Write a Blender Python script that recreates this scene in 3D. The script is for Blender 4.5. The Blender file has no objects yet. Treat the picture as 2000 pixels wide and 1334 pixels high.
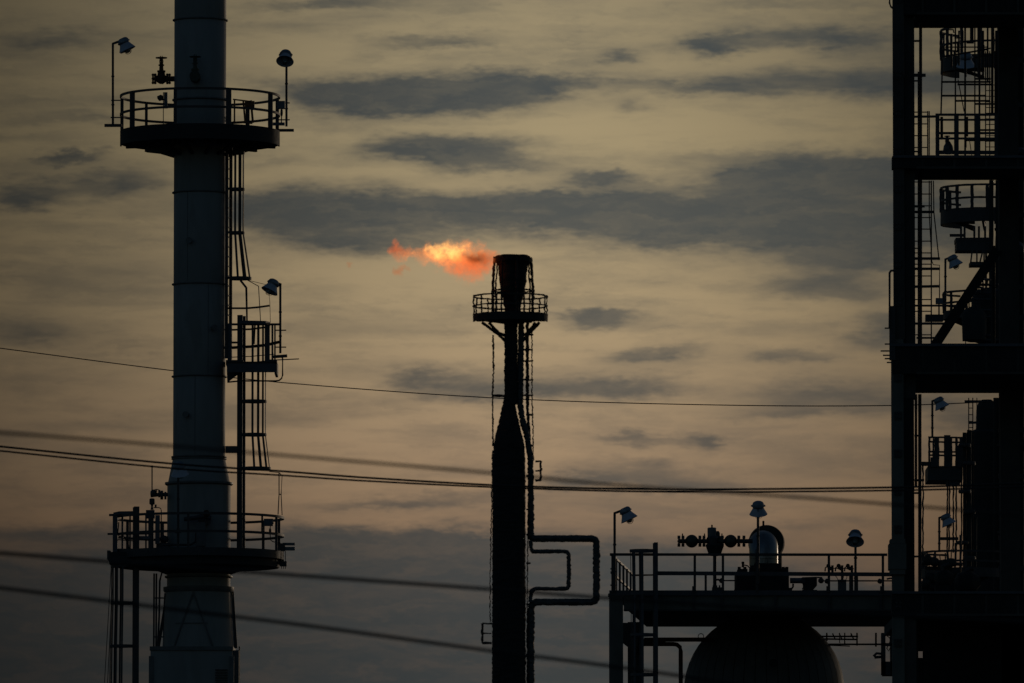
import bpy, bmesh, math, random
from mathutils import Vector, Matrix, noise
random.seed(4)
R = math.radians
S = bpy.context.scene
COL = S.collection
V = Vector

# ------------------------------------------------------------------ camera
PITCH = R(4.6); FPX = 16667.0; CZ = 1.7
cd = bpy.data.cameras.new('camera'); cam = bpy.data.objects.new('camera', cd); COL.objects.link(cam)
cam.location = (0, 0, CZ); cam.rotation_euler = (R(90) + PITCH, 0, 0)
cd.sensor_width = 36; cd.lens = 300; cd.clip_start = 1; cd.clip_end = 9000
cd.dof.use_dof = True; cd.dof.focus_distance = 255; cd.dof.aperture_fstop = 5.6
S.camera = cam

# ------------------------------------------------------------------ view, world, sun
S.view_settings.view_transform = 'Standard'; S.view_settings.look = 'None'
S.view_settings.exposure = 0.0; S.view_settings.gamma = 1.0; S.view_settings.use_curve_mapping = False

def srgb(r, g, b):
    f = lambda c: (c/255/12.92) if c/255 <= .04045 else ((c/255+.055)/1.055)**2.4
    return (f(r), f(g), f(b), 1)

SUN_AZ = R(24); SUN_EL = R(3)
W = bpy.data.worlds.new('World'); S.world = W; W.use_nodes = True
nt = W.node_tree; nt.nodes.clear()
def N(t, **k):
    n = nt.nodes.new(t)
    for a, b in k.items(): setattr(n, a, b)
    return n
def L(a, b): nt.links.new(a, b)
def M(op, a, b=None, c=None, clamp=False):
    n = N('ShaderNodeMath', operation=op); n.use_clamp = clamp
    for i, x in enumerate((a, b, c)):
        if x is None: continue
        if isinstance(x, (int, float)): n.inputs[i].default_value = x
        else: L(x, n.inputs[i])
    return n.outputs[0]
def VM(op, a, b=None):
    n = N('ShaderNodeVectorMath', operation=op)
    for i, x in enumerate((a, b)):
        if x is None: continue
        if isinstance(x, tuple): n.inputs[i].default_value = x
        else: L(x, n.inputs[i])
    return n
def MIX(f, a, b, typ='MIX'):
    n = N('ShaderNodeMix', data_type='RGBA', blend_type=typ)
    for i, x in ((0, f), (6, a), (7, b)):
        if isinstance(x, (int, float, tuple)): n.inputs[i].default_value = x
        else: L(x, n.inputs[i])
    return n.outputs[2]
tc = N('ShaderNodeTexCoord'); sp = N('ShaderNodeSeparateXYZ'); L(tc.outputs['Generated'], sp.inputs[0])
az = M('ARCTAN2', sp.outputs[0], sp.outputs[1])
el = M('ARCSINE', sp.outputs[2])
u = M('MULTIPLY_ADD', az, FPX*.9968, 1000.0)                       # azimuth and elevation of the sky, in 0.0034 degree steps
v = M('MULTIPLY_ADD', el, -FPX, 667.0 + PITCH*FPX)
cuv = N('ShaderNodeCombineXYZ'); L(u, cuv.inputs[0]); L(v, cuv.inputs[1])
def noise_tex(vec, scale, detail, rough=.55, dist=0.0):
    n = N('ShaderNodeTexNoise'); n.noise_dimensions = '3D'
    L(vec, n.inputs['Vector']); n.inputs['Scale'].default_value = scale
    n.inputs['Detail'].default_value = detail; n.inputs['Roughness'].default_value = rough
    n.inputs['Distortion'].default_value = dist
    return n
st = VM('MULTIPLY', cuv.outputs[0], (1/260, 1/95, 1)).outputs[0]
w1 = noise_tex(st, 1.0, 4, .6)
w2 = noise_tex(VM('MULTIPLY', cuv.outputs[0], (1/60, 1/16, 1)).outputs[0], 1.0, 5, .68)
off1 = VM('MULTIPLY', VM('SUBTRACT', w1.outputs['Color'], (.5, .5, .5)).outputs[0], (240, 70, 0)).outputs[0]
off2 = VM('MULTIPLY', VM('SUBTRACT', w2.outputs['Color'], (.5, .5, .5)).outputs[0], (95, 36, 0)).outputs[0]
w3 = noise_tex(VM('MULTIPLY', cuv.outputs[0], (1/22, 1/7, 1)).outputs[0], 1.0, 2, .5)
off3 = VM('MULTIPLY', VM('SUBTRACT', w3.outputs['Color'], (.5, .5, .5)).outputs[0], (26, 15, 0)).outputs[0]
wuv = VM('ADD', VM('ADD', VM('ADD', cuv.outputs[0], off1).outputs[0], off2).outputs[0], off3).outputs[0]
CLOUDS = [ # azimuth, elevation, half width, half height, density, tilt
 (1030,164,170,22,1.3,-.05),(900,184,190,26,.95,-.03),(760,190,170,26,.8,0),(640,186,130,28,.8,.03),(850,78,130,13,.8,.04),(940,130,60,12,.4,0),(1410,88,60,18,1.0,0),
 (1600,80,170,26,1.15,-.04),(1190,112,40,16,.7,0),(1220,214,40,14,.5,0),(815,288,160,24,1.1,.03),(910,306,120,26,.8,.08),(1000,320,90,14,.5,0),(130,308,70,10,.8,.05),
 (140,368,180,32,.75,.03),(20,385,70,30,.7,0),(250,345,80,30,.5,0),(560,415,120,34,.8,-.1),(520,320,60,14,.35,0),(680,425,220,52,1.05,0),(850,405,120,20,.6,.0),(700,470,160,26,.6,0),(1000,412,220,36,1.1,.03),(1240,418,220,36,1.1,.03),
 (1130,385,120,14,.4,0),(1500,415,240,56,1.3,.06),(1690,470,130,56,1.4,.25),(1620,440,120,40,1.0,.1),(1590,335,190,30,1.15,-.03),(1430,350,70,16,.7,0),(1170,348,90,13,.9,0),(1700,335,90,26,1.1,0),(1350,460,180,18,.5,.05),
 (1400,300,170,12,.3,0),(1560,560,90,20,.6,.08),(1650,580,80,16,.5,0),(1170,616,90,18,1.1,.04),(1290,640,50,8,.3,0),(1110,606,50,10,.5,0),(1270,692,110,16,.8,.05),(1560,690,80,16,.75,0),
 (1240,752,110,22,1.0,.02),(920,750,200,32,.85,-.05),(820,740,60,12,.5,0),(1000,770,160,16,.5,0),(1620,775,190,38,.9,0),(1370,856,42,20,.95,0),(1230,852,80,12,.8,.03),(1080,720,90,12,.3,0),
 (1265,922,130,32,1.0,-.02),(1120,940,80,14,.6,0),(880,978,200,16,.6,0),(1400,946,60,12,.4,0),(100,1040,260,20,.6,0),(650,1054,250,22,.9,.02),(920,1060,170,26,.95,-.03),(700,985,150,10,.35,0),
 (400,1210,900,105,1.7,.0),(200,1400,1100,190,2.2,.05),(820,1290,560,140,1.9,.02),(1250,1125,180,36,.8,.03),(1180,1180,200,60,.8,.05),(1300,1360,300,60,.6,0),(1690,1160,90,30,.7,0),(1700,1340,90,26,.7,0),
 (1700,165,90,36,1.0,0),(1500,165,160,30,.75,0),(1370,178,110,14,.6,0),(120,80,160,18,.6,0),(620,12,150,14,.8,0),(1720,650,70,44,.9,0),(1520,10,200,10,.4,0),(1120,70,60,10,.3,0),
 (60,640,110,30,.6,0),(180,830,140,18,.45,0),(140,235,150,14,.5,0),(90,580,60,14,.3,0),(300,520,140,30,.3,0),(700,640,160,20,.25,0),(620,660,80,10,.2,0),(1500,930,150,20,.35,0),(1620,1030,120,14,.45,0),(1500,800,120,14,.3,0),
 (1870,170,80,30,.8,0),(1850,430,120,60,1.0,0),(1850,560,90,20,.3,0),(1860,820,90,34,.8,0),(1860,650,90,40,.6,0)]
acc = None
for (cx, cy, rx, ry, s, tl) in CLOUDS:
    d = VM('SUBTRACT', wuv, (cx, cy, 0)).outputs[0]
    if abs(tl) > .001:
        mp = N('ShaderNodeVectorRotate', rotation_type='Z_AXIS'); L(d, mp.inputs[0]); mp.inputs['Angle'].default_value = tl; d = mp.outputs[0]
    d = VM('MULTIPLY', d, (1/rx, 1/ry, 0)).outputs[0]
    dd = VM('DOT_PRODUCT', d, d).outputs['Value']
    g = M('POWER', .42, dd)
    acc = M('MULTIPLY', g, s) if acc is None else M('MULTIPLY_ADD', g, s, acc)
fine = noise_tex(VM('MULTIPLY', cuv.outputs[0], (1/210, 1/52, 1)).outputs[0], 1.0, 6, .6, .2)
fine2 = noise_tex(VM('MULTIPLY', cuv.outputs[0], (1/520, 1/70, 1)).outputs[0], 1.0, 5, .55, .3)
a1 = M('MULTIPLY', acc, M('MULTIPLY_ADD', fine.outputs[0], 1.2, .4))
a1 = M('ADD', a1, M('MULTIPLY_ADD', fine2.outputs[0], 1.5, -.66))
# wide cloud field that carries on beyond the part in view
wide = noise_tex(VM('MULTIPLY', cuv.outputs[0], (1/2600, 1/520, 1)).outputs[0], 1.0, 5, .55)
edge = M('SMOOTH_MIN', 1.0, 1.0)
def smooth(x, lo, hi):
    n = N('ShaderNodeMapRange', interpolation_type='SMOOTHSTEP'); L(x, n.inputs[0])
    n.inputs[1].default_value = lo; n.inputs[2].default_value = hi; return n.outputs[0]
thin = noise_tex(VM('ADD', VM('MULTIPLY', wuv, (1/150, 1/30, 1)).outputs[0], (7, 3, 0)).outputs[0], 1.0, 6, .62, .3)
cover = M('MULTIPLY', smooth(a1, -.2, 1.3), M('MULTIPLY_ADD', smooth(thin.outputs[0], .25, .65), .14, .83))
cover = M('MAXIMUM', cover, M('MULTIPLY', smooth(M('ADD', fine2.outputs[0], M('MULTIPLY', thin.outputs[0], .5)), .58, 1.02), .5))
du = M('ABSOLUTE', M('SUBTRACT', u, 1000.0)); dv = M('ABSOLUTE', M('SUBTRACT', v, 667.0))
outm = M('MAXIMUM', smooth(du, 1200, 3000), smooth(dv, 800, 2000))
wcov = smooth(wide.outputs[0], .42, .66)
cover = M('ADD', M('MULTIPLY', cover, M('SUBTRACT', 1.0, outm)), M('MULTIPLY', wcov, outm))
# glow of the evening sky, by elevation
cr = N('ShaderNodeValToRGB'); L(M('MULTIPLY_ADD', v, 1/6000, 4000/6000), cr.inputs[0])
E = cr.color_ramp.elements
stops = [(-4000,(74,76,84)),(-1200,(112,105,94)),(0,(149,135,106)),(300,(163,146,112)),(600,(169,148,114)),(850,(162,137,107)),(1050,(144,117,91)),(1250,(126,101,80)),(1600,(100,78,66)),(2000,(86,74,70))]
E[0].position = 0; E[0].color = srgb(*stops[0][1]); E[1].position = 1; E[1].color = srgb(*stops[-1][1])
for p, c in stops[1:-1]:
    e = E.new((p+4000)/6000); e.color = srgb(*c)
def gauss(x, c, w): 
    q = M('MULTIPLY', M('SUBTRACT', x, c), 1/w); return M('POWER', .3679, M('MULTIPLY', q, q))
bl = M('MULTIPLY_ADD', gauss(u, 1060.0, 830.0), .87, .15)  # sideways falloff: evening glow plus lens vignette painted into the sky
bc = M('MULTIPLY_ADD', gauss(u, 1150.0, 820.0), .74, .22)  # the same painted edge dimming on the cloud colour
glow = MIX(1.0, cr.outputs[0], bl, 'MULTIPLY')
ccr = N('ShaderNodeValToRGB'); L(M('MULTIPLY_ADD', v, 1/2000, .1), ccr.inputs[0])
E = ccr.color_ramp.elements
E[0].position = 0; E[0].color = srgb(70, 76, 77); E[1].position = 1; E[1].color = srgb(56, 62, 63)
for p, c in ((.2,(72,77,78)),(.33,(80,83,81)),(.45,(90,88,82)),(.55,(90,85,78)),(.66,(66,69,69)),(.75,(58,63,64))):
    e = E.new(p); e.color = srgb(*c)
cloudc = MIX(1.0, ccr.outputs[0], bc, 'MULTIPLY')
front = MIX(cover, glow, cloudc)
# beyond the glow the dusk sky takes over (Nishita, sun at the horizon ahead)
sky = N('ShaderNodeTexSky', sky_type='NISHITA'); sky.sun_disc = False
sky.sun_elevation = SUN_EL; sky.sun_rotation = SUN_AZ; sky.altitude = 100; sky.dust_density = 1.0; sky.ozone_density = 2.4
bg1 = N('ShaderNodeBackground'); L(front, bg1.inputs[0]); bg1.inputs[1].default_value = 1.0
bg2 = N('ShaderNodeBackground'); L(sky.outputs[0], bg2.inputs[0]); bg2.inputs[1].default_value = .034
away = smooth(M('ABSOLUTE', az), R(8), R(45))
away = M('MAXIMUM', away, smooth(el, R(12), R(50)))
ms = N('ShaderNodeMixShader'); L(away, ms.inputs[0]); L(bg1.outputs[0], ms.inputs[1]); L(bg2.outputs[0], ms.inputs[2])
wo = N('ShaderNodeOutputWorld'); L(ms.outputs[0], wo.inputs[0])
W.cycles.sampling_method = 'MANUAL'; W.cycles.sample_map_resolution = 512

sl = bpy.data.lights.new('sun', 'SUN'); so = bpy.data.objects.new('sun', sl); COL.objects.link(so)
sl.energy = .10; sl.angle = R(1.5); sl.color = (1, .82, .62)
sd = V((math.sin(SUN_AZ)*math.cos(SUN_EL), math.cos(SUN_AZ)*math.cos(SUN_EL), math.sin(SUN_EL)))
so.rotation_euler = (-sd).to_track_quat('-Z', 'Y').to_euler(); so.location = (60, 100, 80)

# ------------------------------------------------------------------ materials
def mat(name, col, rough=.6, metal=0.0, var=.25, scale=3.0, bump=.15, stretch=(1, 1, 1), spots=None, emit=None):
    m = bpy.data.materials.new(name); m.use_nodes = True
    t = m.node_tree; b = t.nodes['Principled BSDF']
    b.inputs['Roughness'].default_value = rough; b.inputs['Metallic'].default_value = metal
    tcn = t.nodes.new('ShaderNodeTexCoord'); mp = t.nodes.new('ShaderNodeMapping'); mp.inputs['Scale'].default_value = stretch
    t.links.new(tcn.outputs['Object'], mp.inputs[0])
    n = t.nodes.new('ShaderNodeTexNoise'); n.inputs['Scale'].default_value = scale; n.inputs['Detail'].default_value = 7; n.inputs['Roughness'].default_value = .62
    t.links.new(mp.outputs[0], n.inputs[0])
    r = t.nodes.new('ShaderNodeValToRGB'); e = r.color_ramp.elements
    e[0].position = .3; e[1].position = .72
    e[0].color = [c*(1-var) for c in col] + [1]; e[1].color = [min(1, c*(1+var)) for c in col] + [1]
    t.links.new(n.outputs[0], r.inputs[0]); out = r.outputs[0]
    if spots:
        n2 = t.nodes.new('ShaderNodeTexNoise'); n2.inputs['Scale'].default_value = scale*2.3; n2.inputs['Detail'].default_value = 9
        t.links.new(mp.outputs[0], n2.inputs[0])
        r2 = t.nodes.new('ShaderNodeMapRange'); r2.inputs[1].default_value = .56; r2.inputs[2].default_value = .66; t.links.new(n2.outputs[0], r2.inputs[0])
        mx = t.nodes.new('ShaderNodeMix'); mx.data_type = 'RGBA'; t.links.new(r2.outputs[0], mx.inputs[0]); t.links.new(out, mx.inputs[6]); mx.inputs[7].default_value = (*spots, 1); out = mx.outputs[2]
    t.links.new(out, b.inputs['Base Color'])
    rr = t.nodes.new('ShaderNodeMapRange'); rr.inputs[3].default_value = max(.05, rough-.12); rr.inputs[4].default_value = min(1, rough+.12)
    t.links.new(n.outputs[0], rr.inputs[0]); t.links.new(rr.outputs[0], b.inputs['Roughness'])
    if bump:
        bp = t.nodes.new('ShaderNodeBump'); bp.inputs['Strength'].default_value = bump; bp.inputs['Distance'].default_value = .02
        t.links.new(n.outputs[0], bp.inputs['Height']); t.links.new(bp.outputs[0], b.inputs['Normal'])
    return m
PAINT = mat('grey_tower_paint', (.29, .305, .315), .55, 0, .16, 1.3, .12, (1, 1, .22), spots=(.255, .265, .27))
PAINT2 = mat('grey_flange_paint', (.15, .16, .17), .5, 0, .25, 5, .1)
STEEL = mat('dark_galvanised_steel', (.062, .066, .075), .55, .2, .3, 6, .15)
BLUST = mat('blue_grey_painted_steel', (.07, .085, .11), .5, .1, .25, 4, .1)
BLACK = mat('soot_black_steel', (.022, .023, .024), .8, 0, .4, 3, .3)
PIPE = mat('grey_lagged_pipe', (.075, .085, .09), .6, .1, .25, 3, .1)
CHAR = mat('charred_flare_steel', (.03, .036, .036), .75, 0, .3, 2, .2)
RUST = mat('dark_rusty_iron', (.075, .03, .018), .8, 0, .5, 8, .4, spots=(.03, .02, .015))
VALVE = mat('green_valve_paint', (.05, .065, .05), .5, 0, .3, 8, .2)
GATE = mat('orange_gate_paint', (.26, .10, .025), .6, 0, .35, 7, .15, spots=(.08, .035, .02))
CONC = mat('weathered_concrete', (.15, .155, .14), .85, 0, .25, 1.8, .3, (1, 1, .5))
CONCD = mat('dark_concrete', (.075, .075, .072), .9, 0, .3, 1.5, .3)  # darker concrete tone for soffits, rear columns and the right frame
DECK = mat('dark_deck_plate', (.03, .032, .035), .7, .1, .3, 5, .2)
SHADE = mat('enamel_lamp_shade', (.50, .55, .68), .35, 0, .12, 7, .05)
HOUS = mat('lamp_housing_aluminium', (.26, .30, .36), .45, .3, .2, 8, .1)
CLAD = mat('aluminium_cladding', (.27, .28, .30), .33, .85, .15, 3, .06)
CLADD = mat('dull_cladding', (.12, .125, .125), .62, .1, .2, 2, .08, (3, 3, .6))
CABLE = mat('black_cable', (.02, .02, .02), .6, 0, .2, 4, 0)
GALV = mat('grey_box_enamel', (.15, .17, .2), .45, .1, .2, 6, .1)
GROUND = mat('dark_gravel', (.07, .066, .06), .95, 0, .35, .6, .5)
GLASS = bpy.data.materials.new('lamp_glass'); GLASS.use_nodes = True
_b = GLASS.node_tree.nodes['Principled BSDF']; _b.inputs['Base Color'].default_value = (.5, .55, .55, 1); _b.inputs['Roughness'].default_value = .12
_b.inputs['Transmission Weight'].default_value = .65

# ------------------------------------------------------------------ geometry helpers
def pt(px, py, Y):
    d = V((0, math.cos(PITCH), math.sin(PITCH))) + V((1, 0, 0))*((px-1000)/FPX) + V((0, -math.sin(PITCH), math.cos(PITCH)))*((667-py)/FPX)
    return V((0, 0, CZ)) + d*(Y/d.y)
def X(px, Y): return pt(px, 667, Y).x
def Z(py, Y): return pt(1000, py, Y).z
def mm(px, Y): return px*Y/FPX

def box(c, s, rz=0, taper=1.0):
    c = V(c); out = []
    for z in (-1, 1):
        k = taper if z > 0 else 1
        for x, y in ((-1, -1), (1, -1), (1, 1), (-1, 1)):
            p = V((x*s[0]/2*k, y*s[1]/2*k, 0)); p.rotate(Matrix.Rotation(rz, 3, 'Z')); out.append(c+p+V((0, 0, z*s[2]/2)))
    return out, [(3,2,1,0),(4,5,6,7),(0,1,5,4),(1,2,6,5),(2,3,7,6),(3,0,4,7)]
def boxpx(x0, y0, x1, y1, Y, dep):
    a = pt(x0, y1, Y); b = pt(x1, y0, Y)
    return box(((a.x+b.x)/2, Y+dep/2, (a.z+b.z)/2), (b.x-a.x, dep, b.z-a.z))
def circ(r, n=10): return [(r*math.cos(2*math.pi*i/n), r*math.sin(2*math.pi*i/n)) for i in range(n)]
def rect(w, h): return [(-w/2, -h/2), (w/2, -h/2), (w/2, h/2), (-w/2, h/2)]
def sweep(pts, sec, closed=False, up=(0, 0, 1), rad=None):
    pts = [V(p) for p in pts]; n = len(pts); k = len(sec); vs = []; fs = []
    for i, p in enumerate(pts):
        if closed: t = pts[(i+1) % n]-pts[i-1]
        elif i == 0: t = pts[1]-p
        elif i == n-1: t = p-pts[i-1]
        else: t = (pts[i+1]-p).normalized()+(p-pts[i-1]).normalized()
        t.normalize(); U = V(up)
        if abs(t.dot(U)) > .98: U = V((0, 1, 0)) if abs(t.y) < .9 else V((1, 0, 0))
        s = t.cross(U).normalized(); w = s.cross(t).normalized()
        q = rad[i] if rad else 1
        for a, b in sec: vs.append(p+s*a*q+w*b*q)
    m = n if closed else n-1
    for i in range(m):
        j = (i+1) % n
        for a in range(k):
            b = (a+1) % k; fs.append((i*k+a, i*k+b, j*k+b, j*k+a))
    if not closed:
        fs.append(tuple(range(k-1, -1, -1))); fs.append(tuple((n-1)*k+a for a in range(k)))
    return vs, fs
def lathe(prof, c=(0, 0, 0), n=24, axis=(0, 0, 1), ph=0, cap=True):
    q = V((0, 0, 1)).rotation_difference(V(axis).normalized()); vs = []; fs = []; c = V(c)
    for r, z in prof:
        for i in range(n):
            a = 2*math.pi*i/n+ph; p = V((r*math.cos(a), r*math.sin(a), z)); p.rotate(q); vs.append(c+p)
    for j in range(len(prof)-1):
        for i in range(n):
            k = (i+1) % n; fs.append((j*n+i, j*n+k, (j+1)*n+k, (j+1)*n+i))
    if cap: fs.append(tuple(range(n-1, -1, -1))); fs.append(tuple((len(prof)-1)*n+i for i in range(n)))
    return vs, fs
def join(*gs):
    vs = []; fs = []
    for g in gs:
        o = len(vs); vs += g[0]; fs += [tuple(i+o for i in f) for f in g[1]]
    return vs, fs
def prism(outline, y0, y1):
    """outline of (x, z) points, given real thickness from y0 to y1"""
    n = len(outline)
    vs = [V((x, y0, z)) for x, z in outline]+[V((x, y1, z)) for x, z in outline]
    return vs, [tuple(range(n)), tuple(range(2*n-1, n-1, -1))]+[(i, i+n, (i+1) % n+n, (i+1) % n) for i in range(n)]
def dens(pts, step):
    out = []; pts = [V(p) for p in pts]
    for a, b in zip(pts, pts[1:]):
        k = max(1, int((b-a).length/step))
        out += [a.lerp(b, i/k) for i in range(k)]
    return out+[pts[-1]]
def jit(g, amp, fr=6.5):
    o = []
    for p in g[0]:
        n = noise.noise_vector(V((p.x*fr*.6, p.y*fr*.6, p.z*fr)))+.6*noise.noise_vector(V((p.x*fr*1.6+9, p.y*fr*1.6, p.z*fr*2.6)))
        o.append(p+V((n.x, n.y, n.z*.5))*amp)
    return o, g[1]

def mesh(name, g, m, smooth=None):
    me = bpy.data.meshes.new(name); me.from_pydata([tuple(v) for v in g[0]], [], g[1])
    me.materials.append(m)
    bm = bmesh.new(); bm.from_mesh(me)
    if all(len(e.link_faces) == 2 for e in bm.edges): bmesh.ops.recalc_face_normals(bm, faces=bm.faces)
    bm.to_mesh(me); bm.free()
    if smooth is None: smooth = len(g[1]) > 20
    if smooth:
        me.shade_smooth()
        try: me.set_sharp_from_angle(angle=R(38))
        except Exception: pass
    me.validate()
    return me
CACHE = {}
class Thing:
    def __init__(s, name, label, cat, base, group=None):
        s.e = bpy.data.objects.new(name, None); COL.objects.link(s.e); s.b = V(base); s.e.location = s.b
        s.e.empty_display_size = .3; s.e['label'] = label; s.e['category'] = cat
        if group: s.e['group'] = group
        s.w = {s.e: s.b}
    def part(s, name, g, m, parent=None, label=None, kind=None, smooth=None):
        par = parent or s.e
        o = bpy.data.objects.new(name, mesh(name, ([p-s.b for p in g[0]], g[1]), m, smooth)); COL.objects.link(o)
        o.parent = par; o.location = (0, 0, 0); s.w[o] = s.b
        if label: o['label'] = label
        if kind: o['kind'] = kind
        return o
    def bar(s, name, a, b, m, w=.06, h=None, parent=None, round_=False, up=(0, 0, 1)):
        a = V(a); b = V(b); d = b-a
        key = (name, m.name, round(w, 3), round(h or 0, 3), round_, tuple(round(c, 2) for c in d))
        if key not in CACHE:
            sec = circ(w/2, 10) if round_ else rect(w, h or w)
            CACHE[key] = mesh(name, sweep([V((0, 0, 0)), d], sec, up=up), m, smooth=round_)
        o = bpy.data.objects.new(name, CACHE[key]); COL.objects.link(o)
        o.parent = parent or s.e
        base = s.w[parent] if parent else s.b
        o.location = a-base; s.w[o] = a
        return o
def single(name, g, m, label=None, cat=None, group=None, kind=None, smooth=None):
    zs = min(p.z for p in g[0]); b = V((sum(p.x for p in g[0])/len(g[0]), sum(p.y for p in g[0])/len(g[0]), zs))
    o = bpy.data.objects.new(name, mesh(name, ([p-b for p in g[0]], g[1]), m, smooth)); COL.objects.link(o); o.location = b
    if label: o['label'] = label; o['category'] = cat
    if group: o['group'] = group
    if kind: o['kind'] = kind
    return o

# ------------------------------------------------------------------ setting
g = ([V((-4000, -1500, 0)), V((4000, -1500, 0)), V((4000, 7000, 0)), V((-4000, 7000, 0))], [(0, 1, 2, 3)])
single('ground', g, GROUND, kind='structure')

# ------------------------------------------------------------------ generic builders
def arc(c, r, a0, a1, z, n=40):
    return [V((c[0]+r*math.cos(R(a0+(a1-a0)*i/n)), c[1]+r*math.sin(R(a0+(a1-a0)*i/n)), z)) for i in range(n+1)]
def annulus(c, r0, r1, a0, a1, z0, z1, n=48):
    prof = [V(p) for p in arc(c, (r0+r1)/2, a0, a1, (z0+z1)/2, n)]
    full = abs(a1-a0) >= 359.9
    if full: prof = prof[:-1]
    return sweep(prof, rect(r1-r0, z1-z0), closed=full)

def ring_platform(c, z, r, r_in, label, posts, a0=0, a1=360, rail_h=1.07, fascia=.34, back_fascia=.16, tube=.055, m=STEEL, jitter=0, brackets=8, group=None, knee=.7, post_w=None, toe=.12, m_edge=None):
    me_ = m_edge or m
    t = Thing('access_platform', label, 'platform', (c[0], c[1], z-fascia), group)
    J = (lambda g: jit(g, jitter)) if jitter else (lambda g: g)
    full = abs(a1-a0) >= 359.9
    t.part('deck_plate', J(annulus(c, r_in, r-.03, a0, a1, z-.05, z)), DECK)
    if full:
        t.part('edge_beam', J(annulus(c, r-.028, r+.02, 180, 360, z-fascia, z+toe)), me_)
        t.part('edge_beam', J(annulus(c, r-.028, r+.02, 0, 180, z-back_fascia, z+toe)), me_)
    else:
        t.part('edge_beam', J(annulus(c, r-.028, r+.02, a0, a1, z-fascia, z+toe)), m)
    for nm, h in (('top_rail', rail_h), ('middle_rail', rail_h*.5)):
        p = arc(c, r+.01, a0, a1, z+h, 64)
        if full: p = p[:-1]
        t.part(nm, J(sweep(p, rect(tube*.8, tube*1.15), closed=full)), m)
    for a, w in posts:
        p = V((c[0]+(r+.005)*math.cos(R(a)), c[1]+(r+.005)*math.sin(R(a)), z+toe*.5))
        q = V((p.x, p.y, z+rail_h-tube*.3))
        if jitter: t.part('post', J(sweep(dens([p, q], .08), rect(w, w))), m)
        else: t.bar('post', p, q, m, w, w*.7)
    for i in range(brackets):
        a = a0+(a1-a0)*(i+.5)/brackets
        d = V((math.cos(R(a)), math.sin(R(a)), 0))
        o = V((c[0], c[1], 0))
        z1 = z-.08
        dep = fascia-.1 if d.y < 0 else max(.1, back_fascia)
        b = t.part('bracket_beam', J(sweep([o+d*(r_in-.02)+V((0, 0, z1-dep/2)), o+d*(r-.06)+V((0, 0, z1-dep/2))], rect(.1, dep))), m)
        if knee: t.part('knee_brace', J(sweep([o+d*(r_in-.02)+V((0, 0, z1-dep-knee)), o+d*(r_in+(r-r_in)*.62)+V((0, 0, z1-dep+.03))], rect(.08, .1))), m, parent=b)
    return t

def caged_ladder(label, c, z0, z1, head, width=.42, stile=(.04, .1), rung_step=.305, hoops=(), cage=.68, bars=5, bar_z=None, m=STEEL, group='caged ladders on the towers', flare=None, rr=.024, jitter=0, bw=.07):
    t = Thing('caged_ladder', label, 'ladder', (c[0], c[1], z0), group)
    h = V((math.cos(R(head)), math.sin(R(head)), 0)); s = V((-h.y, h.x, 0)); o = V((c[0], c[1], 0))
    for k in (-1, 1):
        t.bar('stile', o+s*k*width/2+V((0, 0, z0)), o+s*k*width/2+V((0, 0, z1)), m, stile[0], stile[1], up=h)
    z = z0+.15
    while z < z1-.9:
        t.bar('rung', o-s*(width/2)+V((0, 0, z)), o+s*(width/2)+V((0, 0, z)), m, rr*2, round_=True); z += rung_step
    rad = cage/2+.02
    def hoop(z, ex):
        r = rad*ex; cc = o+h*(cage*ex-r)
        pts = [o+s*width/2+V((0, 0, z))]
        for i in range(17):
            a = R(100-200*i/16); pts.append(cc+h*r*math.cos(a)+s*r*math.sin(a)+V((0, 0, z)))
        pts.append(o-s*width/2+V((0, 0, z)))
        return pts
    for z, ex in hoops:
        t.part('cage_hoop', sweep(hoop(z, ex), rect(.016, .075)), m)
    if hoops:
        for b in range(bars):
            a = R(-80+160*b/(bars-1)) if bars > 1 else 0
            pts = []
            for z, ex in sorted(hoops):
                r = rad*ex; cc = o+h*(cage*ex-r)
                pts.append(cc+h*(r-.02)*math.cos(a)+s*(r-.02)*math.sin(a)+V((0, 0, z)))
            t.part('cage_bar', sweep(pts, rect(.014, bw), up=(h*math.sin(a)-s*math.cos(a))), m)
    return t

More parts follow.
